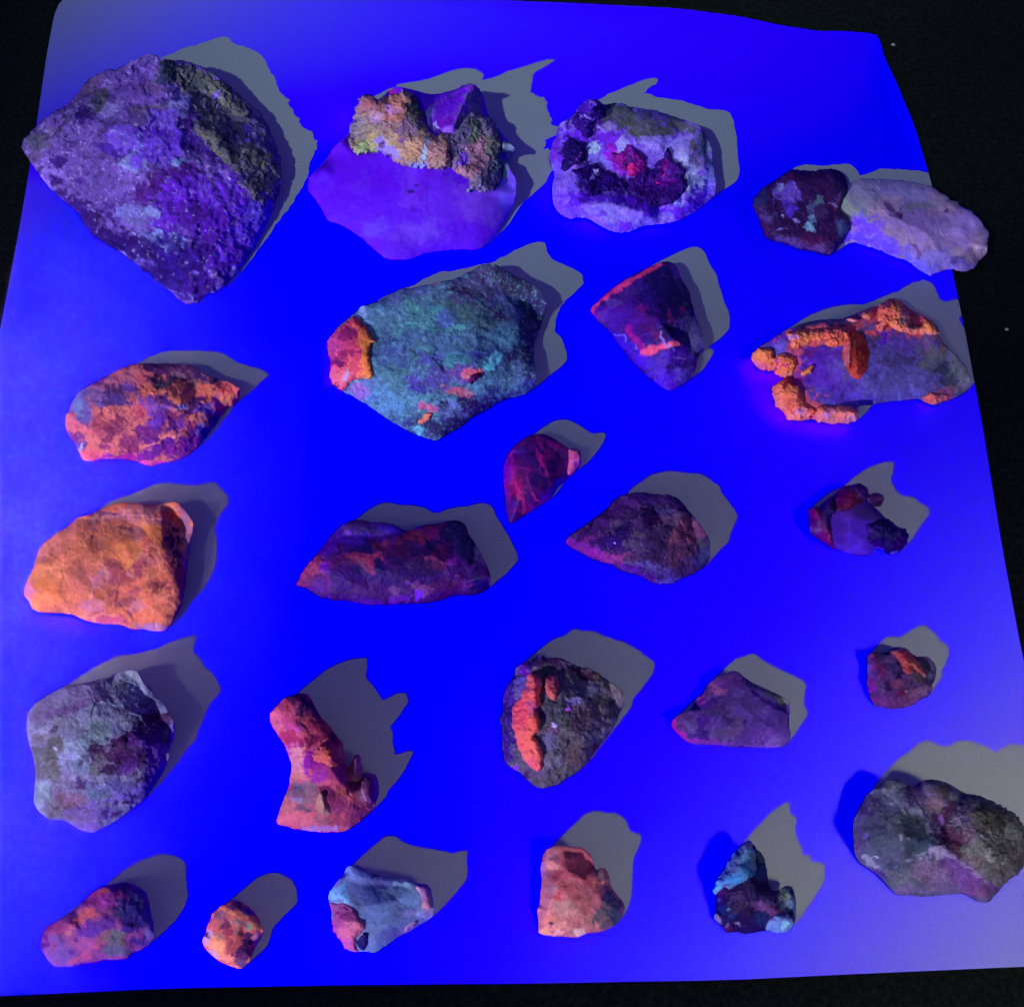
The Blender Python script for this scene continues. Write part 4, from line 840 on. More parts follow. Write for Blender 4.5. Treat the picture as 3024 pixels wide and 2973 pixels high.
 B=[(600,420,230,100,-5,(42,4,128)),(950,350,180,50,0,(40,2,145)),(700,350,160,40,5,(38,14,88)),(550,380,40,30,0,(85,30,150)),(350,520,150,60,-45,(58,2,135)),(700,520,120,40,-15,(24,2,85)),(680,600,160,50,0,(112,30,78)),(780,620,90,50,-20,(120,32,75)),(730,680,60,60,0,(115,28,80)),(500,650,150,60,0,(58,4,75)),(830,500,70,26,-20,(92,22,72)),(270,700,120,70,-10,(138,45,98)),(180,790,90,60,-30,(110,25,92)),(360,690,40,50,0,(98,15,165)),(300,820,110,50,0,(82,5,92)),(370,860,110,70,0,(72,2,125)),(1150,420,160,60,-25,(88,18,60)),(1300,380,110,50,-10,(70,2,78)),(1480,420,110,130,0,(6,2,62)),(1600,550,80,150,-20,(5,4,60)),(1280,520,60,90,0,(12,2,62)),(1100,600,240,130,0,(34,2,76)),(980,540,120,60,0,(48,2,62)),(1350,560,90,80,0,(52,2,66)),(830,680,50,70,0,(14,2,72)),(1250,620,80,26,15,(110,36,88)),(1330,660,60,20,20,(105,30,90)),(1200,680,120,60,20,(28,2,66)),(1320,680,80,30,0,(58,2,62)),(600,800,200,90,0,(46,4,105)),(650,720,70,40,0,(30,2,85)),(750,890,190,70,0,(54,4,95)),(1000,780,200,70,0,(38,2,90)),(1190,890,100,60,10,(100,48,118)),(1170,930,40,40,0,(95,25,205)),(960,900,60,30,20,(92,42,120)),(1450,850,160,50,-8,(62,2,82)),(1600,850,60,60,0,(66,10,110)),(1700,830,80,80,0,(12,4,78)),(1550,700,110,50,0,(52,10,100)),(1460,640,40,40,0,(95,15,130)),(700,1000,200,30,0,(62,5,135)),(1000,950,90,40,0,(80,15,140)),(1640,480,40,50,0,(30,15,85))],
 S=[((92,20,105),30,.18,.55),((16,2,70),46,.28,.5)],
 L=[([(400,640),(390,760),(400,900)],16,(105,5,130),.6),([(1060,830),(1200,790),(1320,760),(1450,740)],9,(80,12,150),.6),([(1480,780),(1560,770)],7,(110,25,130),.7),([(1530,820),(1600,860),(1640,830)],8,(110,15,130),.7),([(460,590),(560,565),(700,580)],8,(105,15,95),.6),([(1110,600),(1200,580),(1300,650)],8,(105,30,100),.6)]),
# 12 dark cone
dict(name='dark_mottled_wedge', label='dark mottled stone pointing left, with a rusty brown patch on its right end', seed=132, A=[(800,950,400,90,10,(30,10,82),12,90,14,.15)], k=0.9, ke=1.1, o=(1640, 1380), s=.3098, mat='rough',
 outline=[(80,710),(110,660),(190,610),(280,550),(380,490),(460,420),(540,330),(610,265),(700,245),(800,235),(900,245),(1010,260),(1110,262),(1180,300),(1240,370),(1300,440),(1370,530),(1430,620),(1475,690),(1480,780),(1470,880),(1420,950),(1340,1010),(1240,1050),(1150,1100),(1080,1122),(950,1110),(880,1075),(800,1035),(720,1010),(620,985),(540,925),(430,905),(300,850),(180,790),(120,750)],
 E=8, H=[(300,660,7),(550,500,13),(800,380,14),(1100,350,14),(1300,550,12),(1380,750,9),(1150,580,19),(850,600,20),(600,700,15),(900,820,17),(1200,800,14),(1100,980,9),(750,900,10),(450,800,7),(1380,900,5)],
 amp=1.2, chip=50, sm=7, warp=4, c=(46,18,82),
 B=[(450,480,190,60,-38,(58,4,92)),(700,330,150,60,-10,(52,10,98)),(300,600,160,50,-30,(42,10,82)),(350,690,90,40,0,(86,22,102)),(250,740,160,36,15,(98,20,128)),(450,850,220,40,16,(112,18,130)),(640,860,130,36,8,(118,42,110)),(470,710,120,50,0,(32,4,82)),(640,620,90,80,0,(16,4,66)),(570,720,90,70,0,(34,2,95)),(560,540,50,24,-20,(85,55,112)),(900,300,130,50,0,(40,12,92)),(1130,310,70,60,0,(16,6,70)),(900,430,80,50,0,(28,4,66)),(920,520,90,50,0,(36,4,66)),(780,520,60,60,0,(68,38,96)),(1090,440,110,40,20,(82,62,130)),(1150,500,110,60,0,(88,58,98)),(1000,590,80,30,20,(92,68,98)),(1180,640,150,110,0,(108,54,84)),(1240,560,80,60,0,(110,58,88)),(1150,720,110,80,0,(102,52,82)),(1270,780,80,60,0,(110,62,112)),(1340,620,70,90,0,(85,42,82)),(1150,860,150,80,0,(66,34,72)),(960,720,120,120,0,(38,20,66)),(900,860,110,60,0,(36,18,66)),(730,760,80,50,0,(62,48,88)),(800,650,80,40,0,(60,48,78)),(750,880,110,40,10,(52,30,72)),(900,950,200,30,10,(66,55,118)),(1000,1010,180,40,5,(58,36,118)),(1100,1090,180,30,-5,(60,45,145)),(700,950,110,40,0,(72,15,125)),(850,1040,120,40,15,(66,12,120)),(1350,880,80,90,-30,(48,34,98)),(1420,800,50,110,0,(38,38,92)),(1380,720,60,40,0,(42,38,62)),(580,728,8,8,0,(150,120,210))],
 S=[((105,78,128),13,.28,.6),((22,6,62),18,.34,.6),((85,40,105),24,.2,.5)]),
# 13 small purple one on the right
dict(name='small_quartz_with_garnets', label='small violet pebble with dark garnet clumps, right of the mottled wedge', seed=143, k=1, ke=1, o=(2350, 1340), s=.2323, body='quartz_body', mat='quartz',
 outline=[(155,800),(150,700),(230,680),(300,680),(350,610),(420,560),(490,520),(560,440),(680,400),(800,370),(900,440),(930,530),(960,650),(1050,720),(1130,810),(1230,860),(1300,930),(1400,960),(1440,1050),(1400,1150),(1330,1250),(1200,1300),(1130,1240),(1080,1210),(1000,1210),(950,1290),(820,1305),(680,1280),(560,1225),(480,1220),(350,1130),(250,1060),(180,1020)],
 E=7, H=[(300,850,8),(450,700,11),(750,520,13),(700,750,15),(900,850,13),(700,1000,12),(1150,950,10),(500,1050,8),(850,1150,7),(1250,1100,7)],
 amp=.4, chip=160, sm=14, warp=2, c=(58,20,135),
 B=[(700,750,250,110,10,(62,24,125)),(750,1000,260,160,0,(60,20,155)),(850,1200,200,90,0,(70,26,170)),(550,950,110,160,0,(48,8,125)),(950,760,150,80,25,(52,32,105))],
 S=[((78,35,160),60,.2,.3)],
 parts=[
  dict(name='garnet_clump', t=5, roll=40, amp=1.1, chip=70, warp=4, mat='dark', c=(62,6,62),
   outline=[(490,540),(560,440),(700,400),(800,370),(910,440),(930,530),(880,600),(760,670),(640,720),(570,750),(520,690)],
   B=[(700,590,170,80,0,(72,2,50)),(780,450,110,40,30,(78,42,108)),(840,540,70,50,0,(85,48,112)),(560,560,60,100,0,(72,6,72)),(820,400,60,24,0,(52,5,88))], S=[((95,55,120),22,.15,.6),((40,2,55),44,.25,.6)]),
  dict(name='garnet_clump', t=3, roll=30, fill=5, amp=1.0, chip=50, warp=4, mat='dark', c=(90,38,95),
   outline=[(900,580),(930,520),(1010,500),(1110,520),(1110,600),(1070,660),(980,670)], B=[(930,620,50,40,0,(20,6,70)),(1000,570,40,40,0,(110,60,125))], S=[((120,70,130),18,.2,.6),((60,10,80),22,.25,.6)]),
  dict(name='garnet_clump', t=4, roll=40, amp=1.0, chip=70, warp=4, mat='dark', c=(66,4,82),
   outline=[(160,790),(155,705),(230,685),(300,690),(400,580),(480,560),(520,720),(440,820),(440,950),(470,1080),(520,1200),(470,1200),(350,1120),(250,1050),(185,1000)],
   B=[(420,680,110,110,0,(26,14,82)),(240,760,80,70,0,(88,4,78)),(240,970,70,60,0,(92,50,118)),(420,1080,60,80,0,(92,2,82)),(300,900,80,60,0,(66,16,90)),(450,780,60,70,0,(20,6,80))], S=[((110,50,110),18,.15,.6),((28,2,72),36,.25,.6)]),
  dict(name='garnet_clump', t=5, roll=46, amp=1.5, chip=60, warp=6, mat='dark', c=(18,2,72),
   outline=[(900,900),(980,900),(1080,830),(1180,830),(1240,920),(1310,940),(1390,970),(1430,1050),(1400,1140),(1340,1240),(1240,1290),(1150,1240),(1090,1180),(1000,1190),(900,1120),(920,1000)],
   B=[(1000,1140,110,50,0,(36,2,90)),(1320,960,30,40,20,(62,35,105)),(1200,940,30,30,0,(45,10,100)),(1350,1130,70,60,0,(48,5,82)),(1250,1270,80,20,0,(72,52,170)),(930,950,50,80,0,(42,2,108)),(1150,1020,120,90,0,(6,0,62))], S=[((50,10,105),26,.2,.7),((8,0,55),40,.25,.6)])]),
# 14 grey green boulder at left
dict(name='grey_lilac_boulder', label='rounded grey and lilac boulder with a dark maroon patch, in front of the orange rock', seed=154, Z=[(1060,350,80,3)], k=0.6, ke=0.7, o=(50, 1860), s=.3361, mat='rough',
 outline=[(80,830),(90,740),(140,660),(230,590),(330,530),(420,490),(540,480),(650,450),(740,425),(800,430),(860,380),(920,350),(1040,348),(1080,400),(1110,460),(1170,500),(1220,590),(1290,650),(1350,740),(1388,820),(1380,930),(1350,1040),(1330,1150),(1310,1200),(1260,1290),(1200,1390),(1130,1480),(1050,1550),(960,1620),(870,1690),(770,1740),(680,1780),(610,1780),(530,1740),(450,1690),(380,1670),(290,1670),(220,1620),(150,1540),(145,1450),(160,1330),(155,1200),(130,1080),(95,960)],
 E=13, H=[(250,750,19),(500,600,25),(850,480,25),(1030,420,20),(1150,600,23),(1280,800,20),(1000,750,33),(700,750,35),(450,850,32),(280,1050,24),(550,1100,36),(850,1050,36),(1100,1000,30),(1300,1050,15),(1100,1250,21),(800,1300,25),(500,1350,24),(300,1400,16),(500,1550,12),(750,1550,13),(950,1450,14)],
 amp=1.0, chip=70, sm=12, warp=3, c=(100,93,134),
 B=[(200,720,110,110,0,(84,69,107)),(350,560,140,60,-25,(93,75,125)),(500,560,190,70,-15,(107,92,143)),(500,680,200,50,-15,(92,68,130)),(600,640,160,40,-15,(95,70,124)),(850,600,110,50,0,(88,70,113)),(900,560,60,50,0,(81,59,96)),(915,578,20,16,0,(60,27,75)),(980,470,160,90,0,(110,110,141)),(900,480,60,40,0,(93,93,116)),(800,680,160,70,0,(108,111,141)),(1100,560,110,80,40,(101,102,140)),(1250,650,80,60,45,(93,93,142)),(370,740,120,50,-20,(85,63,114)),(560,780,80,70,0,(116,111,154)),(450,830,150,60,0,(99,94,125)),(850,850,60,50,-30,(113,111,162)),(720,850,110,80,0,(94,105,124)),(550,880,80,16,-3,(73,68,96)),(950,700,80,40,-10,(75,68,100)),(1120,660,100,34,-8,(87,56,106)),(1100,730,90,34,0,(99,91,134)),(1000,800,120,40,0,(93,93,121)),(240,890,70,50,-20,(113,107,143)),(320,880,34,24,0,(64,49,80)),(250,960,110,60,0,(94,81,108)),(290,1130,150,130,0,(81,75,86)),(300,1250,130,70,0,(82,77,90)),(250,1060,80,60,0,(74,69,82)),(480,960,80,80,0,(104,101,144)),(560,1040,130,70,0,(121,129,164)),(500,1120,100,90,0,(111,115,161)),(700,960,110,70,0,(95,106,126)),(460,1200,60,110,0,(107,96,148)),(580,1200,110,60,0,(89,94,133)),(560,1190,30,26,0,(62,45,80)),(690,1210,60,50,0,(73,73,89)),
  (1230,770,130,60,-5,(50,14,66)),(1280,850,110,80,0,(50,24,81)),(1070,890,110,60,-40,(50,14,69)),(950,970,130,50,-20,(46,15,61)),(900,1080,210,120,0,(52,14,63)),(1000,1130,140,90,20,(50,14,72)),(860,1040,40,20,0,(89,51,96)),(780,1030,30,20,0,(104,75,124)),(1100,960,90,60,-10,(81,32,120)),(1130,1010,60,60,20,(113,72,168)),(1200,1110,100,40,0,(101,55,145)),(1230,940,110,70,0,(61,27,92)),(1080,1070,60,60,0,(54,20,81)),(950,1210,110,60,-10,(68,27,112)),(800,1230,60,40,0,(41,18,61)),(1150,1210,120,60,0,(88,57,124)),(1300,1180,60,60,0,(99,80,142)),(720,1150,50,50,0,(82,74,99)),(1370,880,16,110,5,(96,80,177)),
  (620,1370,130,50,5,(71,53,110)),(540,1350,60,40,0,(58,33,86)),(800,1380,110,50,0,(94,96,153)),(700,1450,150,60,0,(85,90,135)),(1000,1370,160,60,0,(75,65,129)),(1090,1320,60,30,0,(52,23,62)),(1150,1400,100,60,-40,(79,58,123)),(950,1450,200,50,-15,(87,67,149)),(230,1400,80,70,0,(111,119,145)),(200,1500,60,60,0,(100,106,130)),(300,1510,80,50,0,(91,84,115)),(400,1400,110,70,0,(97,82,126)),(470,1540,120,110,0,(100,70,106)),(430,1500,70,60,0,(94,66,97)),(330,1600,80,40,0,(80,70,89)),(650,1600,160,90,0,(90,67,149)),(620,1740,140,40,0,(96,66,154)),(760,1610,60,30,-20,(63,39,111)),(870,1620,70,20,-20,(57,29,99)),(870,1525,30,14,0,(49,20,76)),(960,1510,40,10,-10,(50,21,87)),(1050,1475,34,20,0,(45,17,84)),(650,1650,24,14,0,(61,32,106)),(340,1050,20,10,0,(143,143,184)),(520,1640,110,70,0,(90,66,123))],
 S=[((125,122,172),16,.25,.5),((66,42,96),20,.24,.55),((50,10,75),10,.10,.7)]),
# 15 the stalk
dict(name='stalked_calcite', label='tall pinkish orange stalk like specimen with a thin neck and dark red head', seed=165, Z=[(800,1050,170,-6),(1100,1330,170,-8),(930,1220,130,-8)], k=0.9, ke=0.9, o=(770, 1900), s=.3151, body='stalk', mat='calcite',
 outline=[(70,680),(130,590),(200,520),(280,480),(380,462),(440,470),(480,530),(520,600),(560,690),(640,760),(700,850),(770,920),(780,1010),(800,1120),(860,1200),(930,1220),(1000,1215),(1070,1230),(1110,1330),(1100,1420),(1060,1560),(960,1650),(880,1710),(810,1760),(650,1775),(500,1765),(380,1745),(290,1740),(240,1715),(150,1700),(140,1640),(180,1540),(220,1430),(260,1350),(270,1240),(290,1130),(250,1040),(220,950),(160,870),(110,790)],
 E=12, H=[(200,640,19),(380,560,23),(300,780,21),(520,800,19),(420,950,19),(650,950,19),(450,1150,18),(650,1150,20),(750,1300,17),(450,1350,16),(350,1480,13),(600,1450,17),(850,1400,15),(1000,1350,11),(850,1580,10),(600,1650,9),(350,1650,7),(250,1620,6)],
 amp=.8, chip=70, sm=9, warp=2.5, c=(158,58,100),
 B=[(330,540,140,80,20,(40,2,70)),(400,620,100,80,20,(36,2,72)),(500,680,90,60,45,(66,8,82)),(200,600,110,80,-20,(148,45,92)),(110,690,80,90,0,(185,72,115)),(170,800,90,60,30,(170,70,115)),(260,700,100,70,0,(148,45,110)),(350,790,70,50,0,(155,45,130)),(355,805,20,20,0,(160,50,180)),(300,900,150,80,20,(132,26,78)),(450,930,110,60,-20,(98,8,75)),(520,780,90,60,30,(142,36,90)),(600,830,110,50,35,(128,28,78)),(700,880,60,50,40,(72,8,72)),(270,1020,60,80,0,(158,62,150)),(350,1000,70,60,0,(130,30,88)),(330,1100,70,120,0,(170,92,135)),(320,1200,80,90,0,(175,92,140)),(360,1220,60,50,0,(170,85,100)),(470,1110,90,110,0,(105,2,145)),(600,1200,160,90,10,(122,24,125)),(560,1260,110,60,0,(130,30,150)),(690,1260,90,90,0,(138,38,115)),(620,1330,120,40,0,(155,55,105)),(380,1400,150,80,0,(108,72,120)),(400,1360,90,50,0,(98,75,125)),(380,1470,110,30,0,(112,92,170)),(370,1540,90,36,0,(92,52,100)),(450,1420,70,90,0,(112,66,110)),(760,1430,120,60,30,(130,50,80)),(880,1340,60,50,0,(88,24,65)),(700,1530,60,110,-20,(98,16,82)),(640,1400,80,50,40,(92,20,80)),(850,1560,160,90,0,(108,30,98)),(250,1640,130,60,0,(172,72,125)),(400,1660,200,70,0,(165,68,110)),(560,1660,90,50,0,(120,60,100)),(800,1680,140,50,0,(125,42,90)),(560,1740,200,28,0,(135,80,165)),(1030,1350,70,130,0,(90,48,130)),(960,1430,40,60,0,(110,72,130)),(740,960,30,90,0,(140,58,92)),(230,1500,80,70,0,(160,78,110))],
 S=[((182,85,120),24,.22,.45),((110,25,85),20,.22,.5)],
 parts=[
  dict(name='calcite_knob', t=6, roll=30, amp=1.0, chip=60, warp=4, mat='calcite', c=(160,68,80),
   outline=[(475,1060),(510,1000),(560,940),(610,920),(680,940),(750,925),(765,1000),(755,1080),(730,1140),(660,1150),(600,1130),(530,1110)],
   B=[(620,1000,110,60,0,(165,66,70)),(560,1050,60,60,0,(162,62,88)),(740,990,30,60,0,(165,85,92)),(700,1110,60,30,0,(130,40,85))], S=[((185,90,90),24,.2,.4)]),
  dict(name='calcite_spike', t=3, ridge=[(890,1080),(880,1220)], fill=8, amp=.4, chip=50, warp=3, mat='calcite', c=(158,84,120),
   outline=[(815,1200),(850,1120),(870,1060),(910,1035),(940,1070),(945,1170),(950,1250),(920,1300),(870,1310),(830,1270)], B=[(920,1180,30,110,0,(140,70,112)),(900,1290,50,24,0,(190,90,105))]),
  dict(name='calcite_spike', t=2.2, ridge=[(560,1400),(600,1560)], amp=.4, chip=50, warp=3, mat='calcite', c=(128,74,98),
   outline=[(500,1500),(530,1420),(570,1380),(620,1440),(660,1530),(680,1600),(600,1610),(520,1600)], B=[(560,1500,30,70,0,(140,88,110))]),
  dict(name='pale_rim_crystal', t=3.5, roll=30, amp=.6, chip=50, warp=3, mat='calcite', c=(96,38,100),
   outline=[(940,1230),(1010,1210),(1080,1240),(1112,1330),(1105,1430),(1050,1500),(970,1480),(940,1380)], L=[([(960,1240),(1040,1220),(1095,1300),(1100,1430)],22,(130,70,150),.8),([(950,1380),(980,1470)],20,(122,72,135),.7)])]),
# 16 round mixed rock with orange stripe
dict(name='orange_striped_rock', label='round olive grey rock with a bright orange stripe down its dark left side', seed=176, sw=.6, k=0.6, ke=0.7, o=(1450, 1820), s=.2837, body='matrix', mat='rough',
 outline=[(90,1060),(120,950),(125,800),(180,700),(240,620),(250,520),(350,480),(450,440),(500,400),(600,430),(730,425),(820,480),(900,520),(1000,530),(1080,570),(1150,610),(1210,660),(1290,720),(1370,780),(1395,870),(1380,950),(1330,1020),(1300,1120),(1250,1200),(1180,1290),(1120,1370),(1040,1470),(980,1560),(880,1640),(800,1680),(720,1750),(620,1780),(500,1795),(420,1740),(350,1690),(300,1620),(200,1580),(130,1500),(110,1380),(110,1220)],
 E=12, H=[(230,800,14),(400,600,20),(700,520,19),(1000,640,18),(1250,800,15),(1000,850,27),(700,800,32),(420,850,27),(250,1150,15),(450,1150,30),(750,1150,33),(1050,1100,24),(1200,1050,15),(950,1350,20),(650,1450,24),(400,1450,20),(550,1680,9),(800,1550,12),(250,1450,8)],
 amp=1.3, chip=44, sm=8, warp=4, c=(74,62,92),
 B=[(200,850,110,220,0,(50,2,120)),(180,1100,110,220,0,(32,2,98)),(180,1400,100,180,0,(42,4,112)),(380,500,160,60,-20,(62,5,128)),(450,480,60,60,0,(32,2,100)),(350,580,80,50,-30,(78,5,135)),(200,680,70,60,0,(35,2,110)),(600,480,180,70,5,(50,20,76)),(700,450,80,30,0,(42,4,66)),(560,560,60,50,0,(60,55,72)),(780,560,60,70,0,(62,44,78)),(980,600,130,50,20,(44,2,46)),(850,560,40,30,0,(62,10,50)),(1040,560,30,10,20,(110,80,120)),(820,720,50,110,0,(72,72,82)),(1000,750,160,70,10,(84,76,112)),(880,800,60,60,0,(58,46,82)),(1200,700,120,60,30,(92,86,84)),(1180,840,60,50,0,(92,92,72)),(1180,980,80,40,0,(96,90,90)),(1280,880,80,110,0,(80,66,88)),(1100,870,60,60,0,(58,52,66)),(1270,900,30,30,0,(48,40,50)),(700,980,160,110,0,(60,60,82)),(640,900,90,80,0,(56,54,76)),(850,880,60,40,0,(102,88,160)),(1000,1000,160,60,10,(82,62,86)),(1050,1120,110,60,0,(76,56,82)),(900,1150,60,80,0,(62,38,68)),(1180,1180,120,50,-35,(112,96,112)),(1150,1100,100,50,-10,(84,72,98)),(790,1100,36,60,0,(82,84,74)),(850,1350,110,60,0,(82,72,88)),(800,1200,60,70,0,(86,82,98)),(1000,1300,140,60,-30,(92,82,98)),(1090,1340,40,30,0,(82,35,55)),(900,1450,160,60,-20,(86,66,78)),(890,1530,60,50,0,(90,58,70)),(650,1180,60,50,0,(82,50,88)),(580,1300,80,110,0,(84,74,130)),(640,1500,90,70,0,(92,82,112)),(750,1600,160,70,-20,(82,74,88)),(550,1700,180,70,0,(74,62,84)),(450,1620,110,50,10,(78,52,98)),(370,1660,50,50,0,(44,4,72)),(1300,1080,30,60,0,(45,45,85)),(300,740,60,90,30,(85,65,165)),(280,800,60,60,0,(92,72,150)),(480,960,60,70,0,(95,50,112)),(540,1020,40,50,0,(50,14,82)),(800,965,40,30,0,(62,2,98)),(802,968,14,14,0,(172,80,215)),(670,1140,22,22,0,(165,150,225)),(275,1572,20,20,0,(125,30,235)),(190,1170,8,8,0,(150,70,200))],
 S=[((112,98,116),12,.34,.6),((42,32,56),15,.32,.65),((95,92,82),18,.15,.5)],
 parts=[
  dict(name='orange_stripe', t=4, roll=24, amp=1.2, chip=44, warp=4, mat='calcite', c=(202,66,90),
   outline=[(380,620),(430,590),(500,620),(530,680),(520,760),(500,830),(520,930),(470,980),(500,1030),(520,1110),(500,1200),(440,1240),(500,1300),(540,1400),(545,1520),(500,1600),(420,1560),(340,1480),(280,1350),(240,1200),(218,1050),(240,920),(300,850),(350,760),(370,690)],
   B=[(440,650,70,50,0,(212,68,98)),(430,800,80,60,20,(202,66,98)),(420,930,80,60,0,(150,52,125)),(370,760,26,26,0,(110,35,110)),(300,1050,70,150,0,(190,52,92)),(300,1130,60,80,0,(162,44,86)),(440,1100,60,90,20,(212,72,82)),(380,1250,90,100,20,(205,70,88)),(440,1420,100,110,0,(205,74,92)),(440,1500,50,60,0,(180,60,95)),(430,1030,40,26,0,(190,80,110)),(510,690,30,30,0,(160,80,150))],
   S=[((222,82,98),26,.22,.4),((140,45,100),18,.15,.5)]),
  dict(name='orange_patch', t=3, roll=24, amp=.7, chip=46, warp=5, mat='calcite', c=(165,62,92),
   outline=[(560,640),(620,590),(680,610),(710,680),(700,780),(680,870),(640,890),(590,820),(550,740)], S=[((130,62,100),22,.3,.5)])]),
# 17 flat purple triangle
dict(name='flat_purple_stone', label='flat dusty purple stone between the orange striped rock and the small rusty rock', seed=187, k=0.85, ke=0.9, o=(1950, 1900), s=.2581, mat='rough',
 outline=[(115,930),(135,860),(230,800),(360,745),(400,650),(480,570),(550,440),(660,360),(800,320),(870,305),(940,360),(1030,440),(1150,490),(1280,550),(1420,620),(1480,680),(1478,800),(1470,950),(1500,1040),(1460,1140),(1390,1195),(1200,1195),(1000,1185),(860,1190),(700,1165),(500,1160),(320,1145),(220,1060),(140,980)],
 E=6.5, H=[(300,900,5),(500,750,8),(650,500,9),(870,380,9),(1100,560,10),(1300,700,10),(1440,810,8),(1440,680,5),(900,700,12),(700,850,10),(1150,900,10),(500,1000,6),(900,1050,8),(1350,1050,6)],
 amp=.45, chip=120, sm=7, warp=2.5, c=(62,36,112),
 B=[(620,500,160,90,-30,(98,44,108)),(650,530,80,50,20,(108,55,108)),(800,450,150,80,0,(72,32,112)),(500,640,160,80,-30,(78,38,112)),(550,720,160,90,0,(48,12,102)),(700,800,160,90,0,(48,30,88)),(800,850,120,70,0,(42,24,86)),(950,780,150,90,0,(68,44,112)),(1200,850,240,150,10,(68,40,128)),(1200,750,110,60,0,(76,52,132)),(960,560,110,60,0,(76,52,132)),(250,900,110,80,0,(66,34,96)),(380,930,90,80,0,(70,52,116)),(480,900,80,80,0,(50,10,105)),(480,1040,160,70,0,(44,16,100)),(700,1050,160,70,0,(66,50,102)),(920,1020,90,60,0,(66,40,86)),(900,920,110,60,0,(68,52,100)),(1200,1050,220,70,0,(74,40,125)),(1350,1130,160,60,0,(88,62,135)),(400,1130,250,40,2,(98,28,128)),(150,930,40,90,0,(142,16,120)),(200,1020,110,40,40,(135,14,130)),(700,1150,200,24,0,(92,38,130)),(1100,1170,200,24,0,(95,52,150)),(1250,560,160,60,35,(62,66,84)),(1420,650,60,50,0,(92,92,95)),(1150,500,110,30,20,(52,56,92)),(670,630,20,16,0,(26,2,72)),(800,555,16,16,0,(46,10,80)),(920,1170,30,16,0,(42,4,80)),(980,900,24,30,0,(42,16,92)),(430,600,50,70,-30,(120,30,122))],
 S=[((84,60,128),15,.25,.5),((42,14,88),16,.28,.5)],
 L=[([(930,380),(1020,440),(1080,470)],12,(36,10,82),.9),([(1060,560),(1150,610),(1300,700),(1450,790)],28,(34,4,96),.9),([(1110,640),(1105,750)],8,(44,10,102),.7),([(1480,970),(1470,1100)],12,(42,22,88),.8)]),
# 18 smallest on the right
dict(name='small_rusty_rock', label='small dark knobbly rock with a rusty red ridge, far right in the fourth row', seed=198, k=0.85, ke=0.9, o=(2520, 1840), s=.1755, body='matrix', mat='rough',
 outline=[(215,650),(225,540),(300,490),(420,480),(520,500),(600,440),(700,400),(800,395),(900,430),(980,520),(1100,560),(1220,550),(1320,600),(1390,700),(1400,820),(1380,930),(1330,1020),(1330,1120),(1260,1240),(1100,1300),(960,1400),(800,1440),(620,1440),(480,1420),(340,1370),(270,1250),(230,1100),(220,900)],
 E=5.5, H=[(350,600,9),(500,700,9),(800,500,10),(1000,680,11),(1250,700,6),(900,850,11),(650,900,10),(400,950,9),(1150,950,8),(750,1150,10),(500,1200,8),(1050,1150,6),(1250,950,5)],
 amp=1.1, chip=60, sm=7, warp=4, c=(62,32,86),
 B=[(320,560,110,80,0,(86,30,92)),(420,630,110,90,20,(52,14,66)),(470,620,110,60,50,(58,24,76)),(300,830,110,130,0,(80,48,128)),(430,800,110,90,0,(84,20,82)),(280,980,90,130,0,(92,22,102)),(300,1100,60,60,0,(105,15,130)),(700,730,160,110,20,(38,26,74)),(830,870,120,60,0,(26,4,56)),(600,1020,70,100,0,(26,8,70)),(500,1080,60,60,0,(74,52,102)),(780,1010,140,90,0,(90,38,78)),(900,950,90,80,0,(72,40,92)),(1000,920,60,60,0,(32,10,66)),(1100,850,110,90,0,(58,50,62)),(1200,700,120,90,0,(48,48,78)),(1300,760,100,110,0,(44,44,72)),(1280,900,80,110,0,(58,58,82)),(1100,1150,160,90,-20,(92,62,95)),(950,1280,160,110,-20,(98,50,92)),(750,1300,220,90,0,(78,36,86)),(480,1230,160,80,0,(62,26,88)),(500,1330,200,60,10,(84,34,98)),(800,1160,110,40,0,(84,14,66)),(330,1290,90,60,20,(90,22,92)),(600,500,110,60,-20,(36,30,78)),(900,1130,26,18,0,(110,85,135)),(570,610,60,90,-30,(62,40,92)),(1150,920,60,30,60,(88,66,52))],
 S=[((100,66,105),24,.25,.5),((40,18,62),28,.28,.55)],
 parts=[dict(name='rusty_ridge', t=4.5, roll=50, amp=1.0, chip=50, warp=5, mat='calcite', c=(128,42,66),
   outline=[(640,520),(690,430),(780,400),(890,430),(960,520),(1060,620),(1130,700),(1200,800),(1240,900),(1190,930),(1100,830),(1020,740),(1010,830),(940,860),(850,830),(800,700),(740,610)],
   B=[(760,450,110,60,0,(118,54,92)),(880,560,80,70,0,(135,35,66)),(1050,700,110,50,50,(138,62,72)),(930,780,80,70,0,(118,38,58)),(1200,860,60,60,0,(112,66,98))], S=[((150,52,66),34,.2,.4)])]),
# 19 bottom right big one
dict(name='two_lobed_rock', label='big dull two part rock, slate grey and gritty olive, at the right frame edge', seed=209, k=0.8, ke=0.8, o=(2480, 2180), s=.2808, body='slate_lump', mat='rough',
 outline=[(130,1000),(135,860),(170,790),(220,690),(280,580),(400,500),(500,430),(620,420),(690,470),(760,510),(860,445),(950,425),(1090,450),(1200,500),(1300,570),(1420,590),(1560,640),(1700,720),(1820,790),(1900,880),(1945,1000),(1960,1180),(1935,1350),(1860,1430),(1780,1480),(1700,1560),(1640,1640),(1570,1725),(1450,1720),(1370,1670),(1280,1625),(1150,1640),(1020,1655),(880,1665),(740,1650),(600,1650),(520,1570),(430,1470),(330,1380),(200,1310),(145,1200)],
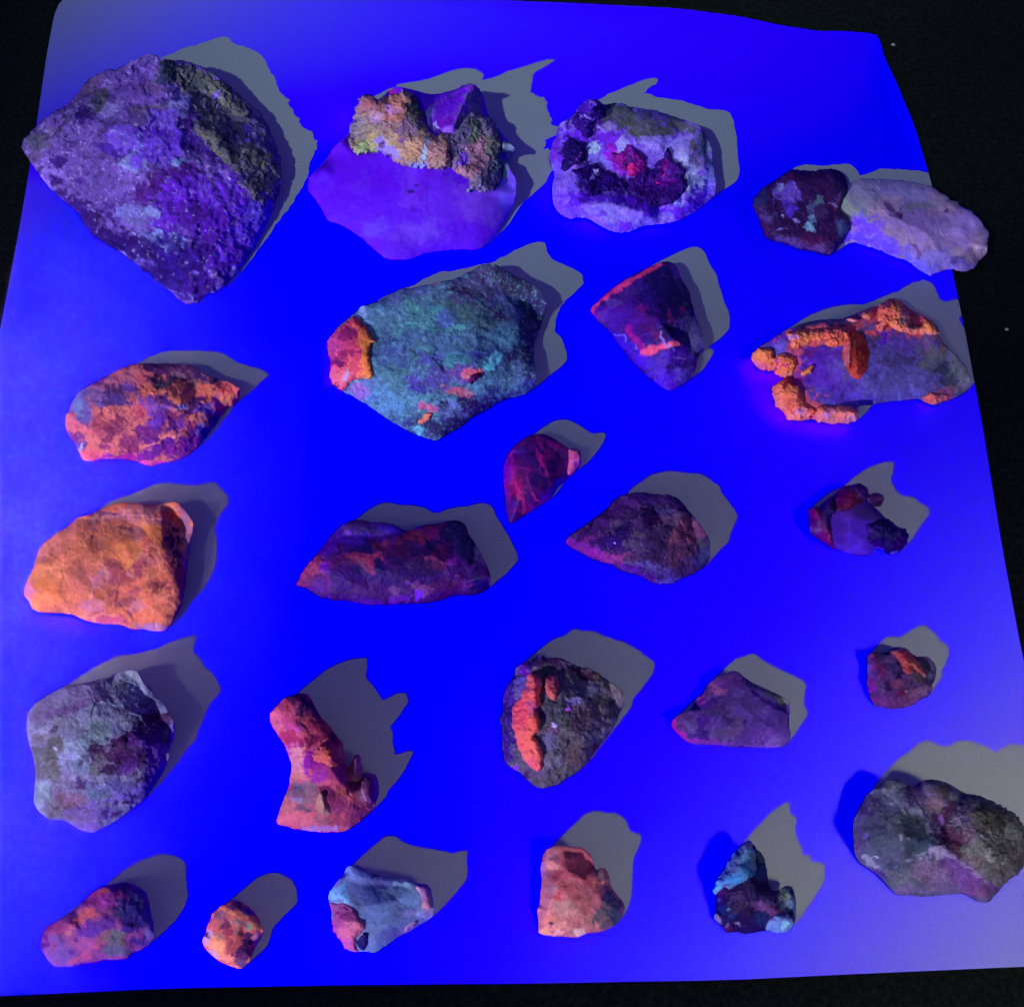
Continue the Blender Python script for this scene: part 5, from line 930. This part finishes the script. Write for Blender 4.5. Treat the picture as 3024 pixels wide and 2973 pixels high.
 E=13, H=[(300,800,17),(550,550,21),(620,800,29),(400,1050,25),(700,1050,31),(900,1080,24),(950,620,23),(1080,900,17),(1250,700,24),(1500,800,26),(1750,950,19),(1850,1150,14),(1450,1100,27),(1650,1300,20),(1250,1250,20),(1000,1350,15),(650,1350,18),(400,1250,14),(800,1550,8),(1100,1500,10),(1450,1500,10),(1550,1620,6)],
 amp=.9, chip=80, sm=10, warp=3, c=(65,63,97),
 B=[(260,750,130,110,-40,(54,33,85)),(200,950,80,110,0,(72,51,110)),(290,960,60,60,0,(51,35,88)),(210,1130,90,110,0,(73,54,101)),(285,1045,34,40,0,(90,72,141)),(600,520,110,70,0,(87,89,109)),(520,500,60,60,0,(68,69,76)),(580,640,140,90,0,(81,79,99)),(700,730,150,60,25,(100,99,127)),(850,780,60,30,0,(104,104,132)),(750,590,70,130,0,(57,37,82)),(430,850,160,110,0,(64,66,90)),(650,880,190,90,0,(54,60,73)),(550,1050,260,160,0,(55,57,81)),(850,1000,160,110,0,(49,56,73)),(900,1100,130,60,0,(42,54,81)),(700,1150,200,80,0,(53,60,81)),(500,1200,160,80,0,(58,59,88)),(600,1350,110,50,0,(44,46,78)),(700,1450,260,110,0,(76,74,93)),(950,1380,160,110,0,(94,76,114)),(950,920,40,90,-15,(93,86,119)),(940,580,150,100,10,(87,66,101)),(900,630,110,60,0,(97,82,123)),(1080,560,110,60,20,(69,56,66)),(1000,700,80,90,0,(88,67,90)),(1090,720,60,60,0,(86,68,67)),(1200,620,60,40,0,(90,90,96)),(900,450,80,30,0,(62,39,80)),(1170,720,70,80,0,(48,17,48)),(1130,800,60,60,0,(55,23,55)),(1060,900,26,90,5,(105,64,135)),(1000,850,50,60,0,(47,27,66)),(1120,1050,60,160,0,(45,16,52)),(1090,960,30,60,0,(56,20,68)),
  (1120,1210,160,60,15,(115,100,140)),(1250,1300,160,60,25,(109,89,140)),(1130,1330,100,50,5,(72,42,104)),(1250,1310,60,40,0,(79,47,120)),(1050,1430,180,110,0,(96,71,112)),(1150,1550,160,80,0,(83,65,109)),(900,1500,60,60,0,(71,54,82)),(1400,1500,200,130,25,(85,45,111)),(1300,1420,110,60,20,(84,52,123)),(1500,1640,110,70,0,(87,52,99)),(1450,1420,160,40,35,(104,89,129)),(650,1600,200,50,0,(85,65,109)),(400,1430,90,50,40,(59,32,100)),
  (300,1290,70,40,20,(111,107,141)),(380,1242,24,8,0,(135,132,163)),(650,1030,26,34,-30,(118,118,143)),(710,1050,30,10,10,(109,108,132)),(830,925,50,16,0,(104,106,122)),(650,880,30,8,10,(100,106,123)),(880,1190,34,12,-10,(110,112,139)),(850,1260,24,50,15,(99,101,125)),(750,1272,40,10,0,(97,101,130)),(610,1335,30,8,-10,(90,93,118)),(690,765,20,16,0,(52,49,71)),(580,460,26,14,0,(41,35,59))],
 S=[((80,74,112),17,.2,.45),((40,30,70),22,.24,.5)],
 L=[([(780,620),(830,720),(900,780),(950,860),(1000,960),(1040,1060)],16,(39,13,63),.7)],  # dark line paints the shade in the gully between the lobes
 parts=[
  dict(name='gritty_lump', t=5, roll=46, amp=1.5, chip=40, warp=6, mat='rough', c=(76,69,78),
   outline=[(1135,880),(1200,760),(1270,680),(1330,600),(1450,600),(1600,660),(1720,730),(1830,800),(1910,890),(1950,1020),(1960,1180),(1935,1340),(1850,1430),(1750,1490),(1680,1560),(1560,1480),(1450,1400),(1330,1310),(1230,1240),(1150,1150),(1180,1060),(1140,960)],
   B=[(1300,800,110,110,0,(69,55,95)),(1320,720,60,50,0,(40,33,66)),(1230,860,80,50,0,(99,81,113)),(1350,960,110,50,0,(83,68,100)),(1300,1050,160,80,0,(88,60,86)),(1250,1180,110,80,20,(56,23,50)),(1200,1020,80,80,0,(65,29,65)),(1450,1080,130,80,0,(95,89,104)),(1560,800,160,90,40,(60,59,57)),(1650,900,190,120,45,(53,52,50)),(1750,1080,160,120,30,(62,60,62)),(1500,920,50,130,-40,(55,51,53)),(1600,1050,110,60,30,(84,81,84)),(1500,1200,160,90,0,(86,84,88)),(1620,1290,130,90,0,(60,58,63)),(1760,1300,130,110,0,(73,71,71)),(1430,1300,110,60,30,(87,74,85)),(1730,1290,30,24,0,(108,106,118)),(1700,1480,130,50,-20,(81,72,82)),(1850,1000,90,110,0,(75,74,77)),(1880,1250,60,110,0,(58,54,56)),(1400,690,80,40,0,(86,79,94)),(1570,1240,50,60,0,(110,107,115))],
   S=[((98,90,98),14,.3,.55),((34,28,36),17,.34,.6),((84,70,96),26,.2,.4)])]),
# 20 bottom left
dict(name='pink_violet_stone', label='blunt pink and violet streaked stone, leftmost of the front row', seed=220, k=0.72, ke=0.5, o=(100, 2500), s=.2375, mat='calcite',
 outline=[(70,1180),(85,1090),(150,1000),(270,920),(380,860),(480,800),(560,730),(640,640),(740,550),(840,495),(940,470),(1040,450),(1120,440),(1200,450),(1300,500),(1400,560),(1440,680),(1450,800),(1480,920),(1500,1060),(1490,1160),(1430,1230),(1330,1290),(1240,1320),(1150,1400),(1000,1410),(880,1405),(780,1440),(640,1450),(540,1485),(420,1500),(250,1490),(190,1440),(130,1340),(75,1250)],
 E=12, H=[(250,1050,12),(450,950,15),(700,720,18),(950,560,19),(1150,560,17),(1350,700,15),(1100,750,20),(850,900,22),(600,1100,18),(1150,1000,18),(350,1250,10),(800,1250,13),(1100,1250,9),(1380,1000,14),(550,1380,6),(1400,1180,5)],
 amp=.65, chip=80, sm=6, warp=2.5, c=(112,42,128),
 B=[(780,580,130,50,-25,(150,45,108)),(850,560,50,40,0,(168,58,92)),(800,640,120,50,-10,(130,30,118)),(750,715,140,26,5,(92,14,82)),(700,820,150,60,-5,(158,58,88)),(620,900,90,60,0,(150,60,88)),(500,940,80,50,-20,(158,62,112)),(410,1060,50,50,0,(155,70,120)),(300,1000,130,70,-30,(118,36,112)),(130,1150,80,90,0,(62,2,112)),(180,1010,60,50,-30,(92,10,100)),(300,1130,160,80,0,(112,46,122)),(350,1300,200,130,0,(92,48,148)),(400,1420,220,70,0,(96,50,158)),(950,640,110,90,0,(132,42,150)),(1060,570,60,80,0,(145,45,130)),(1000,690,110,60,-20,(132,42,160)),(900,800,110,50,-30,(122,42,140)),(850,960,200,80,-15,(74,26,132)),(750,1050,180,70,0,(76,28,150)),(1050,780,60,50,30,(50,14,88)),(1100,840,110,60,20,(58,44,110)),(720,1250,140,60,-30,(152,52,125)),(800,1180,60,50,0,(145,55,130)),(870,1120,80,60,-30,(120,66,112)),(600,1200,150,80,0,(122,48,135)),(560,1390,120,40,-15,(142,50,125)),(1080,1120,60,90,10,(70,56,72)),(1000,1150,110,80,0,(78,66,105)),(1050,1280,160,80,0,(74,60,120)),(1280,600,160,90,0,(62,48,142)),(1250,760,190,110,0,(50,40,128)),(1350,900,130,130,0,(58,40,155)),(1200,980,110,90,0,(42,16,120)),(1190,960,24,20,0,(16,0,95)),(1360,1120,22,20,0,(16,0,95)),(1320,1180,110,60,0,(50,22,125)),(1430,1080,60,110,0,(72,58,150)),(1160,480,40,50,0,(42,22,98)),(1050,500,80,30,0,(60,26,110)),(520,1160,24,22,0,(74,18,120)),(440,1320,40,34,0,(78,24,130)),(235,1210,30,20,0,(98,20,90)),(600,1440,90,20,-10,(58,8,110)),(720,1420,110,24,-10,(110,30,130)),(900,780,40,30,0,(120,50,120))],
 S=[((140,66,138),26,.2,.4),((66,20,112),22,.24,.45)]),
# 21 small orange cube
dict(name='small_orange_nugget', label='smallest nugget in the front row, bright orange with a dark hollow', seed=231, k=0.8, ke=0.8, o=(570, 2560), s=.1786, mat='calcite',
 outline=[(140,1230),(160,1160),(205,1100),(225,960),(280,880),(290,790),(370,710),(460,630),(540,595),(660,545),(760,560),(900,640),(1000,720),(1080,850),(1130,960),(1165,1060),(1130,1160),(1070,1250),(1010,1370),(960,1480),(920,1590),(840,1670),(750,1690),(650,1650),(530,1610),(430,1560),(300,1460),(200,1360)],
 E=11, H=[(320,900,13),(500,700,14),(560,1000,13),(680,760,15),(950,850,15),(1080,1050,13),(800,950,15),(720,1120,16),(550,1250,15),(850,1180,11),(330,1230,10),(650,1400,10),(820,1400,8),(450,1430,7),(750,1580,4)],
 amp=.55, chip=80, sm=8, warp=2, c=(172,68,92),
 B=[(500,680,130,70,0,(194,90,102)),(700,740,220,40,15,(201,99,100)),(950,850,110,50,25,(194,102,105)),(740,640,150,60,15,(49,21,98)),(900,720,90,50,30,(57,32,130)),(470,800,90,90,20,(115,60,122)),(540,950,90,90,30,(87,25,84)),(590,1080,110,70,0,(133,43,80)),(380,950,90,110,0,(147,62,92)),(650,850,110,50,20,(142,66,90)),(760,900,100,60,0,(133,84,118)),(900,980,60,50,0,(112,113,138)),(1030,960,70,70,0,(204,120,98)),(1060,1080,80,50,10,(142,56,100)),(1040,1200,60,70,-20,(156,90,145)),(720,1060,60,80,0,(142,82,110)),(900,1130,80,60,0,(32,6,82)),(900,1240,80,70,0,(34,6,80)),(800,1320,110,110,0,(57,10,80)),(870,1420,90,90,0,(49,21,88)),(760,1480,110,70,0,(80,23,92)),(600,1250,110,90,20,(133,49,82)),(430,1160,110,60,0,(142,82,112)),(340,1240,130,90,20,(190,97,102)),(450,1370,160,80,40,(204,105,106)),(600,1520,160,60,25,(197,99,118)),(250,1120,60,110,20,(156,99,170)),(190,1220,60,60,0,(159,97,180)),(330,1420,110,50,40,(161,108,175)),(750,1640,110,40,0,(185,91,135)),(820,1560,80,60,0,(87,48,120))],
 S=[((205,95,112),26,.22,.4),((120,42,90),26,.2,.4)]),
# 22 blue grey
dict(name='blue_grey_stone', label='blue grey stone with a pink left end and a small black spot', seed=242, k=0.8, ke=0.75, o=(940, 2480), s=.2271, body='blue_grey_body', mat='calcite',
 outline=[(125,700),(170,630),(230,540),(320,460),(340,380),(400,325),(480,320),(560,340),(650,420),(760,450),(900,480),(1050,500),(1200,530),(1300,560),(1400,570),(1460,620),(1480,720),(1500,820),(1510,930),(1480,1020),(1400,1070),(1300,1120),(1200,1190),(1080,1240),(980,1310),(880,1380),(800,1440),(720,1472),(640,1455),(500,1460),(400,1440),(330,1380),(280,1280),(200,1170),(170,1050),(165,900),(130,800)],
 E=11, H=[(250,700,14),(430,420,15),(600,560,14),(900,600,11),(1050,580,11),(1250,650,14),(1430,750,12),(1000,800,15),(700,850,17),(450,850,18),(300,1000,12),(550,1100,16),(900,1100,14),(1250,1000,10),(400,1280,8),(750,1300,8)],
 amp=.45, chip=120, sm=13, warp=2, c=(83,86,162),
 B=[(450,450,150,80,20,(85,85,182)),(280,660,130,90,0,(94,129,222)),(250,560,50,60,0,(104,83,191)),(600,650,200,120,0,(85,83,175)),(850,560,160,50,10,(67,57,149)),(900,490,190,26,10,(25,14,103)),(1120,530,110,20,0,(23,12,94)),(1050,680,220,110,0,(91,102,169)),(1230,780,110,110,0,(92,103,185)),(900,950,260,160,0,(76,80,157)),(700,950,160,150,0,(85,90,178)),(1250,940,110,60,0,(109,91,186)),(900,1200,200,80,-25,(74,67,161)),(700,1350,200,80,0,(83,85,173)),(1400,980,90,60,0,(107,94,180)),(1340,1020,24,14,0,(56,49,106)),(1100,1180,160,50,-25,(94,72,167)),(1450,880,50,90,0,(115,82,163))],  # dark band along the top edge is shading put into the colour
 S=[((92,102,165),28,.2,.35),((62,62,125),34,.22,.35)],
 parts=[
  dict(name='pink_calcite', t=3, roll=50, amp=.5, chip=90, warp=4, mat='calcite', c=(135,49,116),
   outline=[(150,820),(280,820),(420,850),(490,920),(520,1020),(600,1110),(610,1160),(540,1230),(480,1290),(490,1380),(520,1450),(410,1440),(330,1380),(280,1280),(200,1170),(170,1050),(165,900)],
   B=[(330,950,150,110,30,(101,30,107)),(400,1000,80,60,30,(89,24,95)),(250,860,110,50,0,(113,49,123)),(440,880,60,30,30,(133,72,139)),(480,1100,130,60,10,(159,76,131)),(420,1200,110,70,0,(163,70,134)),(400,1360,110,80,0,(157,57,152)),(230,1100,90,90,0,(130,48,131))], S=[((165,70,112),34,.2,.4)]),
  dict(name='black_spot', t=1.8, roll=20, amp=.7, chip=40, warp=4, mat='dark', c=(24,15,86),
   outline=[(450,1290),(500,1310),(550,1240),(590,1190),(650,1200),(650,1300),(630,1400),(600,1430),(530,1410),(490,1340)]),
  dict(name='pink_calcite', t=2, roll=26, amp=.5, chip=60, warp=4, mat='calcite', c=(125,72,146),
   outline=[(1260,620),(1320,590),(1420,570),(1465,650),(1480,780),(1490,880),(1420,910),(1340,900),(1340,800),(1330,700)], B=[(1290,640,40,40,0,(155,97,166)),(1380,860,60,50,0,(148,91,145)),(1420,640,60,60,0,(104,62,145))]),
  dict(name='pink_calcite', t=1.2, roll=20, amp=.4, chip=60, warp=4, mat='calcite', c=(124,81,157),
   outline=[(1100,1180),(1150,1090),(1250,1030),(1300,1040),(1270,1110),(1180,1180)])]),
# 23 pink block
dict(name='pink_orange_block', label='upright salmon pink block with a tiny dark pit near its base', seed=253, web=(170,(165,88,120),.3), Z=[(1250,1150,170,-9),(1390,1320,150,-9)], k=0.8, ke=0.9, o=(1540, 2380), s=.2206, body='salmon_block', mat='calcite',
 outline=[(195,1400),(240,1320),(250,1150),(265,1020),(245,880),(270,680),(310,590),(380,545),(500,510),(580,520),(640,545),(740,535),(830,565),(920,630),(965,740),(985,860),(1070,820),(1130,830),(1180,930),(1190,1060),(1300,1200),(1390,1320),(1360,1460),(1300,1560),(1180,1640),(1060,1685),(920,1695),(800,1740),(720,1765),(600,1750),(470,1750),(320,1730),(215,1700),(220,1560)],
 E=12, H=[(330,700,12),(550,600,16),(800,620,16),(920,800,14),(1080,1050,13),(600,850,22),(850,1000,20),(450,1050,19),(650,1250,20),(1050,1250,13),(1000,1500,9),(350,1400,13),(600,1550,12),(850,1550,10),(320,1620,6),(1250,1350,6),(1200,1150,7)],
 amp=.55, chip=90, sm=5, warp=2.2, c=(150,70,105),
 B=[(330,620,110,70,-20,(129,57,108)),(480,580,80,50,0,(129,66,110)),(430,680,60,50,0,(114,63,108)),(650,620,160,80,0,(159,66,98)),(850,650,110,80,30,(162,59,98)),(680,800,150,120,0,(144,52,88)),(880,850,90,120,0,(151,57,95)),(400,800,110,90,0,(162,88,112)),(740,920,80,60,0,(131,41,78)),(480,960,90,80,0,(146,55,84)),(600,1100,150,70,20,(142,55,80)),(470,1230,50,110,25,(144,44,66)),(720,1200,90,60,20,(138,55,84)),(900,1000,110,60,20,(156,59,88)),(1020,1010,90,60,20,(181,85,98)),(1030,1150,80,90,0,(157,72,104)),(850,1330,160,90,0,(146,68,95)),(430,1100,60,50,0,(135,79,115)),(350,1350,130,90,0,(170,85,118)),(560,1350,150,80,0,(149,92,120)),(700,1430,110,60,0,(170,101,132)),(500,1500,110,60,0,(151,85,108)),(350,1520,110,60,0,(172,85,105)),(560,1620,180,60,0,(174,96,118)),(900,1550,160,90,0,(170,92,118)),(300,1680,110,50,0,(232,110,112)),(500,1700,110,40,10,(216,115,150)),(750,1690,90,50,0,(178,123,150)),(680,1700,50,40,0,(136,85,112)),(270,850,50,130,0,(120,72,150)),(1150,1450,140,160,0,(60,57,92)),(1080,1500,60,110,0,(97,72,102)),(1250,1350,110,160,0,(32,46,88)),(1130,1350,60,60,0,(66,55,86)),(1180,1200,80,120,0,(36,50,90)),(1080,900,80,70,0,(79,50,84)),(1000,830,40,60,0,(45,30,70)),(1250,1550,100,60,-20,(36,44,90)),(404,1575,22,22,0,(43,15,62)),(390,1250,20,20,0,(156,88,130)),(600,1050,20,60,-60,(129,49,75))],
 S=[((172,88,118),26,.22,.4),((122,50,90),24,.24,.4)],
 L=[([(430,1190),(480,1100),(550,1040)],9,(165,100,150),.6),([(680,1100),(770,1130),(820,1220)],9,(160,80,115),.6),([(620,560),(680,720)],10,(140,60,90),.4)]),
# 24 cyan tipped
dict(name='cyan_tipped_stone', label='stone with a pale cyan pointed tip above a nearly black base, lower right', seed=264, Z=[(1320,1130,90,-6)], k=0.85, ke=0.9, o=(2060, 2380), s=.2101, body='black_base', mat='dark',
 outline=[(215,1170),(250,1090),(310,960),(400,830),(480,690),(560,600),(640,520),(700,480),(770,520),(830,590),(920,680),(960,800),(980,950),(1000,1080),(1040,1190),(1140,1170),(1230,1110),(1320,1120),(1370,1230),(1385,1400),(1380,1580),(1350,1690),(1280,1760),(1180,1785),(1050,1760),(920,1745),(820,1775),(700,1795),(560,1765),(400,1775),(350,1700),(260,1620),(215,1570),(260,1480),(250,1370),(265,1270)],
 E=13, H=[(350,1050,11),(550,800,15),(700,560,17),(850,720,14),(700,950,20),(900,1000,17),(600,1200,19),(850,1250,20),(400,1350,13),(650,1450,17),(1000,1400,16),(1250,1200,12),(1250,1400,10),(1150,1600,10),(800,1600,11),(450,1600,9),(600,1700,5)],
 amp=1.0, chip=56, sm=8, warp=3, c=(18,2,58),
 B=[(900,920,80,110,0,(18,30,88)),(880,700,60,120,-20,(48,62,86)),(780,1130,150,100,0,(20,2,52)),(550,1230,160,70,0,(28,4,62)),(350,1210,60,80,20,(56,10,78)),(300,1330,50,30,0,(62,46,110)),(330,1430,110,110,0,(14,16,84)),(450,1520,110,60,20,(10,26,88)),(650,1450,180,120,0,(26,4,52)),(850,1380,90,60,30,(72,40,98)),(950,1400,120,60,30,(82,48,108)),(1080,1480,110,50,30,(82,36,92)),(1000,1330,90,40,20,(62,46,100)),(1080,1240,60,60,0,(12,0,58)),(1230,1250,70,70,0,(84,96,98)),(1220,1160,70,50,0,(72,88,105)),(1350,1350,30,160,0,(28,42,92)),(1240,1420,70,90,0,(68,82,118)),(950,1560,110,80,0,(16,24,78)),(440,1440,26,22,0,(52,82,125)),(540,1640,40,14,10,(98,92,130)),(600,1675,40,12,10,(88,66,118)),(280,1590,40,60,-20,(98,86,138)),(390,1680,36,16,-30,(75,60,105)),(400,1740,70,30,0,(66,2,62)),(690,1350,34,20,0,(58,36,92)),(480,1120,20,20,0,(40,90,130))],
 S=[((46,22,84),18,.2,.6),((8,0,50),24,.25,.5)],
 parts=[
  dict(name='cyan_tip', t=3.5, roll=50, amp=.6, chip=60, warp=4, mat='quartz', c=(66,98,150),
   outline=[(215,1170),(250,1090),(310,960),(400,830),(480,690),(560,600),(640,520),(700,480),(760,520),(790,640),(820,780),(830,900),(790,980),(700,1030),(620,1080),(520,1140),(450,1170),(380,1130),(320,1190),(270,1240),(230,1230)],
   B=[(680,530,70,50,0,(84,86,125)),(580,680,60,60,0,(56,60,110)),(700,650,70,80,0,(78,108,150)),(550,750,90,70,-30,(62,74,120)),(480,880,110,70,-40,(66,74,128)),(700,820,100,110,0,(62,105,148)),(790,780,30,110,0,(82,105,112)),(550,1020,160,80,-20,(50,102,168)),(450,1050,110,60,-20,(56,112,182)),(270,1160,60,60,0,(70,130,182)),(760,960,70,50,-40,(10,62,122)),(400,1120,60,30,0,(66,45,125)),(340,980,40,60,-30,(60,66,125)),(650,930,110,50,0,(52,96,150))],
   S=[((90,128,168),18,.22,.45),((50,58,102),18,.22,.5)]),
  dict(name='pale_foot', t=4, roll=50, amp=.6, chip=60, warp=4, mat='quartz', c=(86,108,172),
   outline=[(940,1740),(980,1640),(1050,1550),(1150,1500),(1250,1480),(1330,1560),(1350,1680),(1280,1760),(1180,1785),(1050,1765)],
   B=[(1230,1660,50,60,0,(112,165,195)),(1100,1650,90,70,0,(88,110,180)),(1240,1540,80,50,0,(76,84,140)),(1050,1570,50,30,0,(85,55,140))], S=[((105,130,185),22,.2,.4)])]),
]


def dust(x, y, w, sd, c, label):
    cxy = unproject(x, y, -0.0035)
    n = 10
    V, F = [], []
    for j in range(1, 6):
        for i in range(n):
            a = 6.283 * i / n
            r = w * math.sin(math.pi * j / 6) * (0.75 + 0.5 * float(hsh(np.array(float(i * 3 + j)), np.array(float(j)), sd)))
            V.append((r * math.cos(a), r * 0.8 * math.sin(a), -w * 0.5 * math.cos(math.pi * j / 6)))
    V = [(0, 0, -w * 0.5)] + V + [(0, 0, w * 0.5)]
    for i in range(n):
        F.append((0, 1 + (i + 1) % n, 1 + i))
        F.append((len(V) - 1, 1 + 4 * n + i, 1 + 4 * n + (i + 1) % n))
        for j in range(4):
            a, b = 1 + j * n + i, 1 + j * n + (i + 1) % n
            F.append((a, b, b + n)); F.append((a, b + n, a + n))
    me = bpy.data.meshes.new('lint_speck')
    me.from_pydata(V, [], F)
    me.materials.append(c)
    o = bpy.data.objects.new('lint_speck', me)
    o.location = cxy
    sc.collection.objects.link(o)
    ROCK_COL.objects.link(o)
    o['label'] = label
    o['category'] = 'lint'
    o['group'] = 'pale lint specks on the black cloth'


for R in G_ROCKS:
    specimen(R)

lintm = bpy.data.materials.new('pale_lint')
lintm.use_nodes = True
lintm.node_tree.nodes['Principled BSDF'].inputs['Base Color'].default_value = (0.22, 0.20, 0.24, 1)
lintm.node_tree.nodes['Principled BSDF'].inputs['Roughness'].default_value = 0.9
dust(2638, 132, 0.0011, 3, lintm, 'pale lint speck on the black cloth beside the top right paper corner')
dust(2973, 972, 0.0008, 5, lintm, 'pale lint speck on the black cloth right of the orange crusted rock')
